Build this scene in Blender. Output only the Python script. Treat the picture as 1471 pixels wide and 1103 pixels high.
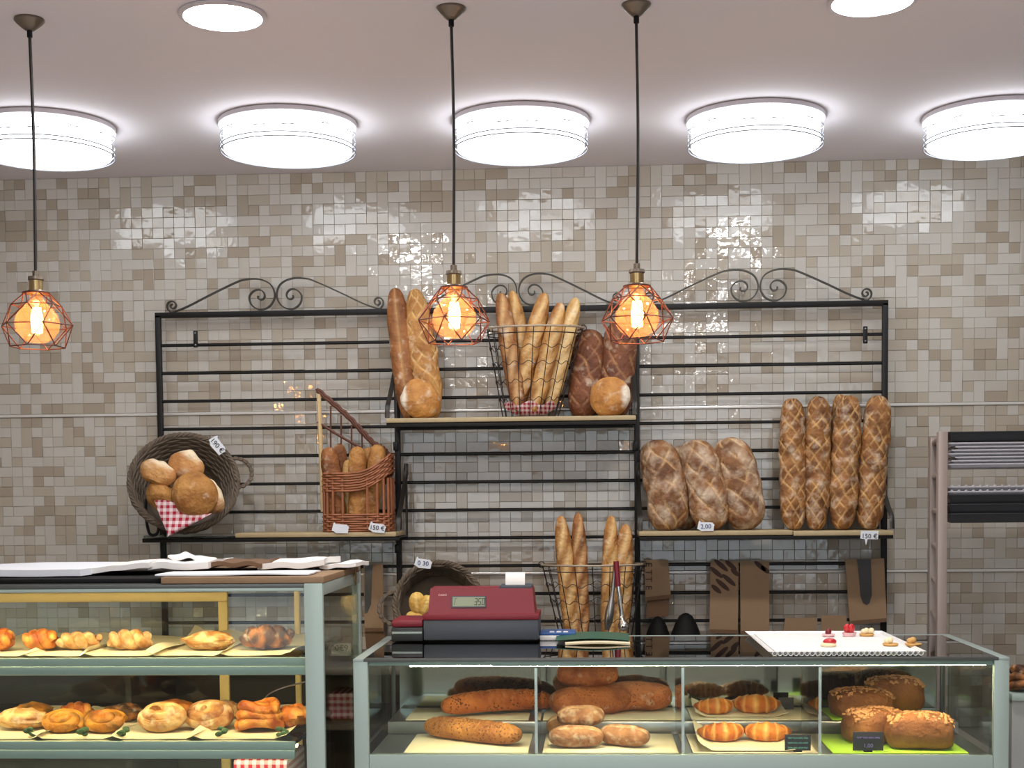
import bpy, math, random
from mathutils import Vector, Matrix, noise
PI = math.pi
V = Vector
random.seed(7)
for o in list(bpy.data.objects):
    bpy.data.objects.remove(o)
COL = bpy.context.scene.collection
SC = bpy.context.scene

# ------------------------------------------------------------------ camera
FPX, CX, CY = 2000.0, 735.5, 826.0
CAM = V((0.0, -5.7, 1.55))
yaw, pitch, roll = math.atan(114.5 / 2000), math.radians(3.18), 0.0095
f0 = V((-math.sin(yaw), math.cos(yaw), 0))
fw = (f0 * math.cos(pitch) - V((0, 0, 1)) * math.sin(pitch)).normalized()
rt = fw.cross(V((0, 0, 1))).normalized()
up = rt.cross(fw)
rt, up = rt * math.cos(roll) - up * math.sin(roll), up * math.cos(roll) + rt * math.sin(roll)
cd = bpy.data.cameras.new('camera')
co = bpy.data.objects.new('camera', cd)
COL.objects.link(co)
co.matrix_world = Matrix((( rt.x, up.x, -fw.x, CAM.x), (rt.y, up.y, -fw.y, CAM.y), (rt.z, up.z, -fw.z, CAM.z), (0, 0, 0, 1)))
cd.sensor_width = 36.0
cd.lens = FPX / 1471 * 36
cd.shift_y = (CY - 551.5) / 1471
cd.clip_start = 0.05
SC.camera = co


def ray(px, py):
    return fw * 1.0 + rt * ((px - CX) / FPX) - up * ((py - CY) / FPX)


def at(px, py, Y):                      # the point of the plane y = Y seen at a pixel
    d = ray(px, py)
    return CAM + d * ((Y - CAM.y) / d.y)


def atz(px, py, z):                     # the point of the level z seen at a pixel
    d = ray(px, py)
    return CAM + d * ((z - CAM.z) / d.z)


# ------------------------------------------------------------------ world, exposure
SC.view_settings.view_transform = 'Standard'
SC.view_settings.look = 'None'
SC.view_settings.gamma = 1.0
SC.view_settings.use_curve_mapping = False
SC.view_settings.exposure = 0.0
w = bpy.data.worlds.new('world')
SC.world = w
w.use_nodes = True
w.node_tree.nodes['Background'].inputs[0].default_value = (0.80, 0.90, 1.0, 1)
w.node_tree.nodes['Background'].inputs[1].default_value = 2.3
SC.cycles.use_denoising = True
SC.cycles.transparent_max_bounces = 24
SC.cycles.max_bounces = 10
SC.cycles.caustics_reflective = False
SC.cycles.caustics_refractive = False
SC.cycles.sample_clamp_indirect = 6.0
DRUM_E, DOWN_E, LED_E, BULB_E = 6.4, 165.0, 110.0, 120.0


# ------------------------------------------------------------------ materials
def srgb(r, g, b):
    return tuple(((c / 255) / 12.92 if c / 255 < 0.04045 else ((c / 255 + 0.055) / 1.055) ** 2.4) for c in (r, g, b)) + (1,)


def mat(name, col, rough=0.5, metal=0.0, spec=0.5, noise_amt=0.0, scale=20.0, bump=0.0, bscale=60.0, coat=0.0):
    m = bpy.data.materials.new(name)
    m.use_nodes = True
    nt = m.node_tree
    b = nt.nodes['Principled BSDF']
    b.inputs['Base Color'].default_value = col
    b.inputs['Roughness'].default_value = rough
    b.inputs['Metallic'].default_value = metal
    b.inputs['Specular IOR Level'].default_value = spec
    b.inputs['Coat Weight'].default_value = coat
    tc = nt.nodes.new('ShaderNodeTexCoord')
    if noise_amt:
        n = nt.nodes.new('ShaderNodeTexNoise')
        n.inputs['Scale'].default_value = scale
        n.inputs['Detail'].default_value = 5
        nt.links.new(tc.outputs['Object'], n.inputs['Vector'])
        mx = nt.nodes.new('ShaderNodeMix')
        mx.data_type = 'RGBA'
        mx.inputs[6].default_value = tuple(max(0, c * (1 - noise_amt)) for c in col[:3]) + (1,)
        mx.inputs[7].default_value = tuple(min(1, c * (1 + noise_amt)) for c in col[:3]) + (1,)
        nt.links.new(n.outputs['Fac'], mx.inputs[0])
        nt.links.new(mx.outputs[2], b.inputs['Base Color'])
    if bump:
        n2 = nt.nodes.new('ShaderNodeTexNoise')
        n2.inputs['Scale'].default_value = bscale
        n2.inputs['Detail'].default_value = 3
        nt.links.new(tc.outputs['Object'], n2.inputs['Vector'])
        bp = nt.nodes.new('ShaderNodeBump')
        bp.inputs['Strength'].default_value = bump
        bp.inputs['Distance'].default_value = 0.004
        nt.links.new(n2.outputs['Fac'], bp.inputs['Height'])
        nt.links.new(bp.outputs['Normal'], b.inputs['Normal'])
    return m


def emit(name, col, strength):
    m = bpy.data.materials.new(name)
    m.use_nodes = True
    nt = m.node_tree
    nt.nodes.remove(nt.nodes['Principled BSDF'])
    e = nt.nodes.new('ShaderNodeEmission')
    e.inputs[0].default_value = col
    e.inputs[1].default_value = strength
    nt.links.new(e.outputs[0], nt.nodes['Material Output'].inputs[0])
    return m


def glassy(name, tint=(1, 1, 1, 1), refl=1.0, rough=0.0, haze=0.0, hazecol=(0.6, 0.7, 0.68, 1)):
    m = bpy.data.materials.new(name)
    m.use_nodes = True
    nt = m.node_tree
    nt.nodes.remove(nt.nodes['Principled BSDF'])
    t = nt.nodes.new('ShaderNodeBsdfTransparent')
    t.inputs[0].default_value = tint
    g = nt.nodes.new('ShaderNodeBsdfGlossy')
    g.inputs['Roughness'].default_value = rough
    base = t.outputs[0]
    if haze:
        d = nt.nodes.new('ShaderNodeBsdfDiffuse')
        d.inputs[0].default_value = hazecol
        mh = nt.nodes.new('ShaderNodeMixShader')
        mh.inputs[0].default_value = haze
        nt.links.new(base, mh.inputs[1])
        nt.links.new(d.outputs[0], mh.inputs[2])
        base = mh.outputs[0]
    fr = nt.nodes.new('ShaderNodeFresnel')
    fr.inputs[0].default_value = 1.5
    mu = nt.nodes.new('ShaderNodeMath')
    mu.operation = 'MULTIPLY'
    mu.inputs[1].default_value = refl
    nt.links.new(fr.outputs[0], mu.inputs[0])
    mx = nt.nodes.new('ShaderNodeMixShader')
    nt.links.new(mu.outputs[0], mx.inputs[0])
    nt.links.new(base, mx.inputs[1])
    nt.links.new(g.outputs[0], mx.inputs[2])
    nt.links.new(mx.outputs[0], nt.nodes['Material Output'].inputs[0])
    return m


def bread_mat(name, base, dark, pale, flour=0.0, scale=14.0, specks=None, rough=0.6):
    """crust: base/dark mottling, pale where the 'score' attribute is high, flour dusting as noise patches"""
    m = bpy.data.materials.new(name)
    m.use_nodes = True
    nt = m.node_tree
    N, L = nt.nodes.new, nt.links.new
    b = nt.nodes['Principled BSDF']
    b.inputs['Roughness'].default_value = rough
    b.inputs['Specular IOR Level'].default_value = 0.35
    tc = N('ShaderNodeTexCoord')
    oi = N('ShaderNodeObjectInfo')
    sc_ = N('ShaderNodeVectorMath')
    sc_.operation = 'SCALE'
    sc_.inputs[0].default_value = (13, 17, 11)
    L(oi.outputs['Random'], sc_.inputs['Scale'])
    ad = N('ShaderNodeVectorMath')
    L(tc.outputs['Object'], ad.inputs[0])
    L(sc_.outputs[0], ad.inputs[1])

    def nz(s, det, lo, hi):
        n = N('ShaderNodeTexNoise')
        n.inputs['Scale'].default_value = s
        n.inputs['Detail'].default_value = det
        L(ad.outputs[0], n.inputs['Vector'])
        r = N('ShaderNodeMapRange')
        r.inputs[1].default_value = lo
        r.inputs[2].default_value = hi
        L(n.outputs['Fac'], r.inputs[0])
        return r.outputs[0], n

    def mix(f, a, c):
        x = N('ShaderNodeMix')
        x.data_type = 'RGBA'
        for i, q in ((0, f), (6, a), (7, c)):
            if hasattr(q, 'is_output'):
                L(q, x.inputs[i])
            else:
                x.inputs[i].default_value = q
        return x.outputs[2]
    f1, _ = nz(scale, 6, 0.35, 0.68)
    c = mix(f1, base, dark)
    at_ = N('ShaderNodeAttribute')
    at_.attribute_name = 'score'
    c = mix(at_.outputs['Fac'], c, pale)
    if flour:
        f2, _ = nz(scale * 1.7, 8, 0.62 - 0.25 * flour, 0.80)
        mu = N('ShaderNodeMath')
        mu.operation = 'MULTIPLY'
        mu.inputs[1].default_value = 0.8
        L(f2, mu.inputs[0])
        c = mix(mu.outputs[0], c, srgb(226, 208, 182))
    if specks:
        vo = N('ShaderNodeTexVoronoi')
        vo.inputs['Scale'].default_value = 120
        L(ad.outputs[0], vo.inputs['Vector'])
        lt = N('ShaderNodeMath')
        lt.operation = 'LESS_THAN'
        lt.inputs[1].default_value = 0.36
        L(vo.outputs['Distance'], lt.inputs[0])
        f3, _ = nz(22, 2, 0.42, 0.52)
        mm = N('ShaderNodeMath')
        mm.operation = 'MULTIPLY'
        L(lt.outputs[0], mm.inputs[0])
        L(f3, mm.inputs[1])
        c = mix(mm.outputs[0], c, specks)
    L(c, b.inputs['Base Color'])
    nb = N('ShaderNodeTexNoise')
    nb.inputs['Scale'].default_value = 55
    nb.inputs['Detail'].default_value = 6
    L(ad.outputs[0], nb.inputs['Vector'])
    bp = N('ShaderNodeBump')
    bp.inputs['Strength'].default_value = 0.9
    bp.inputs['Distance'].default_value = 0.010
    L(nb.outputs['Fac'], bp.inputs['Height'])
    L(bp.outputs[0], b.inputs['Normal'])
    return m


def gingham_mat(name, size, axes=('X', 'Z'), red=srgb(165, 22, 50), white=srgb(235, 215, 220)):
    m = bpy.data.materials.new(name)
    m.use_nodes = True
    nt = m.node_tree
    N, L = nt.nodes.new, nt.links.new
    b = nt.nodes['Principled BSDF']
    b.inputs['Roughness'].default_value = 0.9
    tc = N('ShaderNodeTexCoord')
    sx = N('ShaderNodeSeparateXYZ')
    L(tc.outputs['Object'], sx.inputs[0])
    outs = []
    for a in axes:
        d = N('ShaderNodeMath'); d.operation = 'DIVIDE'; d.inputs[1].default_value = size
        L(sx.outputs[a], d.inputs[0])
        f = N('ShaderNodeMath'); f.operation = 'FRACT'
        L(d.outputs[0], f.inputs[0])
        g = N('ShaderNodeMath'); g.operation = 'GREATER_THAN'; g.inputs[1].default_value = 0.5
        L(f.outputs[0], g.inputs[0])
        outs.append(g.outputs[0])
    s = N('ShaderNodeMath'); s.operation = 'ADD'
    L(outs[0], s.inputs[0]); L(outs[1], s.inputs[1])
    h = N('ShaderNodeMath'); h.operation = 'MULTIPLY'; h.inputs[1].default_value = 0.5
    L(s.outputs[0], h.inputs[0])
    x = N('ShaderNodeMix'); x.data_type = 'RGBA'
    x.inputs[6].default_value = white; x.inputs[7].default_value = red
    L(h.outputs[0], x.inputs[0])
    L(x.outputs[2], b.inputs['Base Color'])
    return m


M = {}
M['grout'] = mat('grout', srgb(182, 176, 165), 0.7)


def tile_mat(name, col):
    m = mat(name, col, 0.07, 0, 0.6, 0.05, 9.0)
    nt = m.node_tree
    b = nt.nodes['Principled BSDF']
    tc = nt.nodes['Texture Coordinate']
    geo = nt.nodes.new('ShaderNodeNewGeometry')
    n2 = nt.nodes.new('ShaderNodeTexNoise')
    n2.inputs['Scale'].default_value = 34
    n2.inputs['Detail'].default_value = 1
    nt.links.new(geo.outputs['Position'], n2.inputs['Vector'])
    bp = nt.nodes.new('ShaderNodeBump')
    bp.inputs['Strength'].default_value = 0.16
    bp.inputs['Distance'].default_value = 0.006
    nt.links.new(n2.outputs['Fac'], bp.inputs['Height'])
    nt.links.new(bp.outputs['Normal'], b.inputs['Normal'])
    return m


M['tile_pale'] = tile_mat('tile_pale', srgb(192, 188, 180))
M['tile_cream'] = tile_mat('tile_cream', srgb(186, 180, 170))
M['tile_beige'] = tile_mat('tile_beige', srgb(175, 166, 151))
M['tile_taupe'] = tile_mat('tile_taupe', srgb(162, 151, 135))
TM = [M['tile_pale'], M['tile_cream'], M['tile_beige'], M['tile_taupe']]
M['ceiling'] = mat('ceiling_paint', srgb(226, 221, 225), 0.9)
M['wallp'] = mat('plain_paint', srgb(190, 180, 170), 0.9)
M['floor'] = mat('floor_tile', srgb(206, 200, 199), 0.35, noise_amt=0.1)
M['chrome'] = mat('bright_metal', srgb(225, 225, 222), 0.18, 1.0)
M['trimmetal'] = mat('pale_metal_strip', srgb(226, 224, 220), 0.2, 0.25)
M['steel'] = mat('brushed_steel', srgb(170, 170, 170), 0.32, 1.0)
M['iron'] = mat('black_iron', srgb(17, 16, 16), 0.5, 0.0, 0.3)
M['iron_worn'] = mat('worn_iron', srgb(60, 58, 54), 0.4, 0.7)
M['board'] = mat('pale_board', srgb(176, 158, 122), 0.6, noise_amt=0.12, scale=30)
M['brownboard'] = mat('brown_board', srgb(138, 112, 84), 0.6, noise_amt=0.15, scale=25)
M['lampbase'] = mat('lamp_base', srgb(200, 195, 200), 0.5)
M['lampband'] = mat('lamp_band', srgb(160, 166, 178), 0.4)
M['drum'] = emit('drum_glow', (0.92, 0.96, 1.0, 1), DRUM_E)
M['down'] = emit('downlight_glow', (1.0, 0.965, 0.93, 1), DOWN_E)
M['led'] = emit('led_glow', (1.0, 0.80, 0.48, 1), LED_E)
M['ledsoft'] = emit('led_glow_soft', (1.0, 0.78, 0.45, 1), LED_E * .5)
M['fil'] = emit('filament_glow', (1.0, 0.55, 0.16, 1), BULB_E)
M['bronze'] = mat('aged_bronze', srgb(120, 110, 98), 0.38, 0.7)
M['brass'] = mat('aged_brass', srgb(168, 146, 104), 0.28, 0.95)
M['cord'] = mat('black_cord', srgb(22, 18, 17), 0.7)
M['cage'] = mat('copper_brown_wire', srgb(88, 46, 38), 0.45, 0.4)
M['alu'] = mat('greenish_aluminium', srgb(158, 176, 170), 0.45, 0.15)
M['aludark'] = mat('dark_aluminium', srgb(88, 92, 90), 0.4, 0.5)
M['gold'] = mat('cream_door_frame', srgb(226, 196, 128), 0.5, 0.1)
M['glass'] = glassy('case_glass', (0.93, 0.97, 0.95, 1), 0.6)
M['topglass'] = glassy('top_glass', (0.62, 0.66, 0.64, 1), 1.6)
M['frost'] = mat('frosted_edge', srgb(150, 164, 160), 0.3)
M['acryl'] = glassy('clear_acrylic', (0.9, 0.93, 0.92, 1), 1.2)
M['mirror'] = mat('mirror_glass', srgb(176, 182, 176), 0.06, 1.0)
M['shopglass'] = glassy('shop_window_glass', (0.97, 0.98, 0.98, 1), 0.8)
M['wicker_grey'] = mat('grey_wicker', srgb(98, 86, 72), 0.75, noise_amt=0.4, scale=18)
M['wicker_red'] = mat('reddish_wicker', srgb(150, 92, 58), 0.6, noise_amt=0.35, scale=22)
M['wicker_dark'] = mat('dark_wicker', srgb(92, 52, 36), 0.6, noise_amt=0.3, scale=22)
M['cane'] = mat('pale_cane', srgb(206, 180, 134), 0.6)
M['wire'] = mat('dark_wire', srgb(44, 38, 36), 0.4, 0.6)
M['wirerim'] = mat('pale_wire_rim', srgb(176, 160, 140), 0.4, 0.4)
M['paper'] = mat('white_paper', srgb(232, 232, 230), 0.85, noise_amt=0.03)
M['papercool'] = mat('cool_white_paper', srgb(226, 232, 240), 0.85)
M['parch'] = mat('baking_parchment', srgb(232, 218, 184), 0.7, noise_amt=0.05)
M['kraft'] = mat('kraft_paper', srgb(150, 124, 96), 0.8, noise_amt=0.1, scale=14)
M['kraftdark'] = mat('kraft_brown', srgb(110, 84, 62), 0.85)  # darker brown kraft for bottom folds, lower flaps and crumpled paper
M['print'] = mat('brown_print', srgb(72, 52, 44), 0.8)
M['film'] = mat('dark_window_film', srgb(52, 50, 50), 0.25)
M['black'] = mat('matt_black', srgb(11, 11, 12), 0.7, 0, 0.25)
M['redplastic'] = mat('red_plastic', srgb(122, 24, 40), 0.45)
M['greyplastic'] = mat('slate_plastic', srgb(66, 72, 82), 0.5)
M['darkplastic'] = mat('dark_plastic', srgb(34, 35, 38), 0.45)
M['lcd'] = mat('lcd_panel', srgb(134, 146, 120), 0.3)
M['ink'] = mat('dark_ink', srgb(36, 36, 44), 0.7)
M['inkblue'] = mat('blue_ink', srgb(44, 48, 110), 0.7)
M['inkchalk'] = mat('chalk_ink', srgb(136, 120, 190), 0.8)
M['inkgreen'] = mat('green_chalk', srgb(96, 176, 160), 0.8)
M['blue'] = mat('blue_box', srgb(44, 88, 150), 0.4)
M['green'] = mat('green_folder', srgb(40, 92, 76), 0.35)
M['white'] = mat('white_glaze', srgb(238, 238, 236), 0.3)
M['chalk'] = mat('chalkboard', srgb(40, 40, 48), 0.6)
M['lime'] = mat('lime_mat', srgb(180, 224, 70), 0.6)
M['leafgreen'] = mat('leaf_green', srgb(70, 100, 56), 0.6)
M['red'] = mat('berry_red', srgb(190, 26, 36), 0.25, coat=0.5)
M['darkred'] = mat('dark_berry', srgb(112, 20, 32), 0.3, coat=0.3)
M['cream'] = mat('pastry_cream', srgb(240, 222, 180), 0.5)
M['tart'] = mat('tart_crust', srgb(206, 160, 92), 0.6, noise_amt=0.15)
M['cup'] = mat('paper_cup', srgb(232, 190, 190), 0.6)
M['cabinet'] = mat('dark_cabinet', srgb(70, 60, 52), 0.6)
M['counter'] = mat('counter_top', srgb(90, 84, 78), 0.4)
M['sidecounter'] = mat('grey_counter', srgb(150, 152, 150), 0.4)
M['inox'] = mat('warm_inox', srgb(150, 138, 132), 0.45, 0.25)
M['traymetal'] = mat('tray_metal', srgb(186, 186, 194), 0.35, 0.3)
M['traydark'] = mat('dark_tray', srgb(44, 46, 50), 0.5, 0.4)
M['gingham'] = gingham_mat('gingham_cloth', 0.024)
M['gingham_xy'] = gingham_mat('gingham_cloth_small', 0.016)
M['bag'] = bread_mat('bread_golden', srgb(194, 142, 78), srgb(146, 92, 44), srgb(222, 186, 128), 0.14)
M['roundloaf'] = bread_mat('bread_round', srgb(198, 142, 76), srgb(158, 102, 50), srgb(232, 220, 200), 0.25, 16)
M['bagdark'] = bread_mat('bread_brown', srgb(158, 102, 56), srgb(112, 66, 36), srgb(204, 164, 112), 0.14)
M['bagpale'] = bread_mat('bread_pale', srgb(214, 176, 112), srgb(180, 132, 72), srgb(236, 208, 156), 0.15)
M['rustic'] = bread_mat('bread_rustic', srgb(150, 104, 64), srgb(98, 62, 38), srgb(212, 174, 124), 0.8, 11)
M['crusty'] = bread_mat('bread_crusty', srgb(156, 106, 58), srgb(92, 54, 30), srgb(214, 172, 112), 0.42, 15)
M['ryedark'] = bread_mat('bread_rye', srgb(128, 78, 50), srgb(94, 54, 36), srgb(178, 132, 92), 0.12)
M['roll'] = bread_mat('roll_floury', srgb(206, 156, 96), srgb(176, 118, 66), srgb(240, 222, 188), 0.45, 10)
M['rollyellow'] = bread_mat('roll_yellow', srgb(230, 196, 110), srgb(212, 164, 78), srgb(240, 214, 140), 0.0)
M['sesame'] = bread_mat('bread_seeded', srgb(206, 116, 50), srgb(150, 66, 26), srgb(232, 164, 92), 0.0, 10, srgb(96, 48, 24))
M['sesame2'] = bread_mat('bread_seeded_gold', srgb(190, 126, 58), srgb(140, 82, 36), srgb(230, 182, 110), 0.0, 10, srgb(110, 64, 30))
M['soft'] = bread_mat('bread_soft_brown', srgb(206, 126, 72), srgb(146, 76, 42), srgb(224, 150, 92), 0.12, 12, srgb(150, 84, 48))
M['floury'] = bread_mat('bread_floury_brown', srgb(168, 116, 76), srgb(128, 82, 54), srgb(206, 164, 118), 0.55, 22)
M['croissant'] = bread_mat('croissant_crust', srgb(232, 140, 50), srgb(176, 82, 30), srgb(240, 190, 110), 0.0, 20, rough=0.4)
M['cake'] = bread_mat('cake_brown', srgb(150, 94, 52), srgb(118, 68, 40), srgb(190, 130, 80), 0.0, 16)
M['crumb'] = mat('sugar_crumbs', srgb(196, 140, 92), 0.6, noise_amt=0.45, scale=60)
M['danish'] = bread_mat('danish_gold', srgb(220, 150, 46), srgb(150, 80, 24), srgb(96, 66, 26), 0.0, 16, rough=0.4)
M['danishorange'] = bread_mat('danish_orange', srgb(206, 112, 40), srgb(140, 60, 22), srgb(240, 170, 80), 0.0, 16, rough=0.4)
M['danishpale'] = bread_mat('danish_sugared', srgb(206, 146, 80), srgb(128, 70, 36), srgb(236, 200, 140), 0.45, 20)
M['choc'] = bread_mat('choc_crust', srgb(86, 54, 32), srgb(48, 30, 20), srgb(180, 116, 60), 0.2, 22)


# ------------------------------------------------------------------ mesh helpers
class MB:
    def __init__(s):
        s.v, s.f, s.mi, s.at, s.smooth = [], [], [], [], True

    def add(s, vs, fs, mi=0, at=None):
        o = len(s.v)
        s.v += [V(p) for p in vs]
        s.at += list(at) if at else [0.0] * len(vs)
        for f in fs:
            s.f.append([i + o for i in f])
            s.mi.append(mi)
        return s

    def box(s, lo, hi, mi=0, bev=0.0, mtx=None):
        x0, y0, z0 = lo
        x1, y1, z1 = hi
        x0, x1 = min(x0, x1), max(x0, x1)
        y0, y1 = min(y0, y1), max(y0, y1)
        z0, z1 = min(z0, z1), max(z0, z1)
        b = min(bev, (x1 - x0) * .45, (y1 - y0) * .45, (z1 - z0) * .45)
        if b <= 0:
            vs = [V((x, y, z)) for z in (z0, z1) for y in (y0, y1) for x in (x0, x1)]
            fs = [(0, 2, 3, 1), (4, 5, 7, 6), (0, 1, 5, 4), (2, 6, 7, 3), (0, 4, 6, 2), (1, 3, 7, 5)]
        else:
            bm = bmesh_box(x1 - x0, y1 - y0, z1 - z0, b)
            c = V(((x0 + x1) / 2, (y0 + y1) / 2, (z0 + z1) / 2))
            vs = [p + c for p in bm[0]]
            fs = bm[1]
        if mtx:
            vs = [mtx @ p for p in vs]
        return s.add(vs, fs, mi)

    def tube(s, pts, r, n=8, closed=False, mi=0, caps=True, flat=1.0, ref=None):
        pts = [V(p) for p in pts]
        k = len(pts)
        rs = r if isinstance(r, (list, tuple)) else [r] * k
        fr = None
        vs, fs = [], []
        for i in range(k):
            a = pts[(i - 1) % k] if (closed or i) else pts[0]
            c = pts[(i + 1) % k] if (closed or i < k - 1) else pts[-1]
            t = (c - a).normalized() if (c - a).length > 1e-9 else V((0, 0, 1))
            if fr is None:
                q = ref if ref else (V((0, 0, 1)) if abs(t.z) < .9 else V((0, 1, 0)))
                fr = (q - t * q.dot(t)).normalized()
            elif ref:
                fr = (ref - t * ref.dot(t)).normalized()
            else:
                fr = (fr - t * fr.dot(t)).normalized()
            sd = t.cross(fr)
            for j in range(n):
                g = 2 * PI * (j + .5) / n
                vs.append(pts[i] + fr * (math.cos(g) * rs[i]) + sd * (math.sin(g) * rs[i] * flat))
        lim = k if closed else k - 1
        for i in range(lim):
            for j in range(n):
                i2 = (i + 1) % k
                fs.append((i * n + j, i * n + (j + 1) % n, i2 * n + (j + 1) % n, i2 * n + j))
        if not closed and caps:
            fs.append(tuple(range(n))[::-1])
            fs.append(tuple((k - 1) * n + j for j in range(n)))
        return s.add(vs, fs, mi)

    def lathe(s, prof, c, n=32, mi=0, axis=None, caps=(False, False)):
        c = V(c)
        vs, fs = [], []
        mt = axis if axis else Matrix.Identity(3)
        for (r, z) in prof:
            for j in range(n):
                g = 2 * PI * j / n
                vs.append(c + mt @ V((r * math.cos(g), r * math.sin(g), z)))
        for i in range(len(prof) - 1):
            for j in range(n):
                fs.append((i * n + j, i * n + (j + 1) % n, (i + 1) * n + (j + 1) % n, (i + 1) * n + j))
        if caps[0]:
            fs.append(tuple(range(n))[::-1])
        if caps[1]:
            fs.append(tuple((len(prof) - 1) * n + j for j in range(n)))
        return s.add(vs, fs, mi)

    def prism(s, poly, ext, mi=0):
        """poly: 3-D outline, ext: extrusion vector"""
        n = len(poly)
        ps = [V(p) for p in poly]
        ext = V(ext)
        fs = [tuple(range(n)), tuple(range(2 * n - 1, n - 1, -1))]
        for i in range(n):
            j = (i + 1) % n
            fs.append((i, i + n, j + n, j))
        return s.add(ps + [p + ext for p in ps], fs, mi)

    def sheet(s, fn, nu, nv, th, mi=0):
        """thin solid sheet: fn(u, v) -> point, thickness th downwards"""
        top = [V(fn(i / nu, j / nv)) for j in range(nv + 1) for i in range(nu + 1)]
        k = len(top)
        off = th if isinstance(th, V) else V((0, 0, -th))
        vs = top + [p + off for p in top]
        W = nu + 1
        fs = []
        for j in range(nv):
            for i in range(nu):
                a = j * W + i
                fs.append((a, a + 1, a + 1 + W, a + W))
                fs.append((a + k, a + W + k, a + 1 + W + k, a + 1 + k))
        edge = [i for i in range(nu)] + [j * W + nu for j in range(nv)] + [nv * W + i for i in range(nu, 0, -1)] + [j * W for j in range(nv, 0, -1)]
        for a, b in zip(edge, edge[1:] + edge[:1]):
            fs.append((a, a + k, b + k, b))
        return s.add(vs, fs, mi)

    def ball(s, c, r, n=10, m=7, mi=0, fn=None):
        rx, ry, rz = r if isinstance(r, (tuple, list)) else (r, r, r)
        vs, fs = [], []
        for i in range(m + 1):
            th = PI * i / m
            for j in range(n):
                g = 2 * PI * j / n
                d = V((math.sin(th) * math.cos(g), math.sin(th) * math.sin(g), math.cos(th)))
                k = fn(d) if fn else 1.0
                vs.append(V(c) + V((d.x * rx * k, d.y * ry * k, d.z * rz * k)))
        for i in range(m):
            for j in range(n):
                fs.append((i * n + j, (i + 1) * n + j, (i + 1) * n + (j + 1) % n, i * n + (j + 1) % n))
        return s.add(vs, fs, mi)

    def xf(s, mtx):
        s.v = [mtx @ p for p in s.v]
        return s

    def mesh(s, name, mats, off):
        me = bpy.data.meshes.new(name)
        me.from_pydata([tuple(p - off) for p in s.v], [], s.f)
        for m in (mats if isinstance(mats, list) else [mats]):
            me.materials.append(m)
        me.polygons.foreach_set('material_index', s.mi)
        me.polygons.foreach_set('use_smooth', [s.smooth] * len(s.f))
        if any(s.at):
            a = me.attributes.new('score', 'FLOAT', 'POINT')
            a.data.foreach_set('value', s.at)
        me.update()
        if s.smooth:
            me.set_sharp_from_angle(angle=math.radians(42))
        return me


import bmesh
_bb = {}


def bmesh_box(x, y, z, b):
    key = (round(x, 5), round(y, 5), round(z, 5), round(b, 5))
    if key not in _bb:
        bm = bmesh.new()
        bmesh.ops.create_cube(bm, size=1)
        for v in bm.verts:
            v.co = V((v.co.x * x, v.co.y * y, v.co.z * z))
        bmesh.ops.bevel(bm, geom=bm.edges[:], offset=b, segments=2, affect='EDGES', profile=.5)
        bm.verts.index_update()
        _bb[key] = ([v.co.copy() for v in bm.verts], [tuple(v.index for v in f.verts) for f in bm.faces])
        bm.free()
    return _bb[key]


WL = {}                                  # world location of each root or part


def put(name, mb, mats, parent=None, loc=None, label=None, cat=None, group=None, kind=None):
    """ONE mesh object from world-space geometry; a child when parent is given"""
    if loc is None:
        if parent is not None:
            loc = WL[parent.name]
        else:
            xs = [p.x for p in mb.v]; ys = [p.y for p in mb.v]; zs = [p.z for p in mb.v]
            loc = V(((min(xs) + max(xs)) / 2, (min(ys) + max(ys)) / 2, min(zs)))
    loc = V(loc)
    me = mb.mesh(name, [M[q] if isinstance(q, str) else q for q in (mats if isinstance(mats, list) else [mats])], loc)
    o = bpy.data.objects.new(name, me)
    COL.objects.link(o)
    if parent is not None:
        o.parent = parent
        o.location = loc - WL[parent.name]
    else:
        o.location = loc
    WL[o.name] = loc
    tag(o, label, cat, group, kind)
    return o


def tag(o, label=None, cat=None, group=None, kind=None):
    for k, v in (('label', label), ('category', cat), ('group', group), ('kind', kind)):
        if v:
            o[k] = v
    return o


def thing(name, label, cat, loc, group=None):
    o = bpy.data.objects.new(name, None)
    o.empty_display_size = 0.05
    COL.objects.link(o)
    o.location = V(loc)
    WL[o.name] = V(loc)
    return tag(o, label, cat, group)


def dup(o, dv, label=None):
    """copy of a thing with its parts and sub-parts"""
    c = o.copy()
    COL.objects.link(c)
    c.location = o.location + V(dv)
    WL[c.name] = WL[o.name] + V(dv)
    if label:
        c['label'] = label
    for ch in list(o.children):
        d = ch.copy()
        COL.objects.link(d)
        d.parent = c
        WL[d.name] = WL[ch.name] + V(dv)
        for g in list(ch.children):
            e = g.copy()
            COL.objects.link(e)
            e.parent = d
    return c


def text_mb(s, size, origin, ux=V((1, 0, 0)), uy=V((0, 0, 1)), depth=0.0006, align='CENTER'):
    """lettering as a mesh, laid out along ux / uy from origin"""
    cu = bpy.data.curves.new('lettering', 'FONT')
    cu.body = s
    cu.size = size
    cu.align_x = align
    cu.align_y = 'CENTER'
    cu.extrude = depth
    cu.resolution_u = 3
    ob = bpy.data.objects.new('lettering', cu)
    COL.objects.link(ob)
    dg = bpy.context.evaluated_depsgraph_get()
    me = bpy.data.meshes.new_from_object(ob.evaluated_get(dg))
    uz = ux.cross(uy)
    mb = MB()
    mb.smooth = False
    mb.add([V(origin) + ux * v.co.x + uy * v.co.y + uz * v.co.z for v in me.vertices], [tuple(p.vertices) for p in me.polygons])
    bpy.data.objects.remove(ob)
    bpy.data.curves.remove(cu)
    bpy.data.meshes.remove(me)
    return mb


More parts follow.
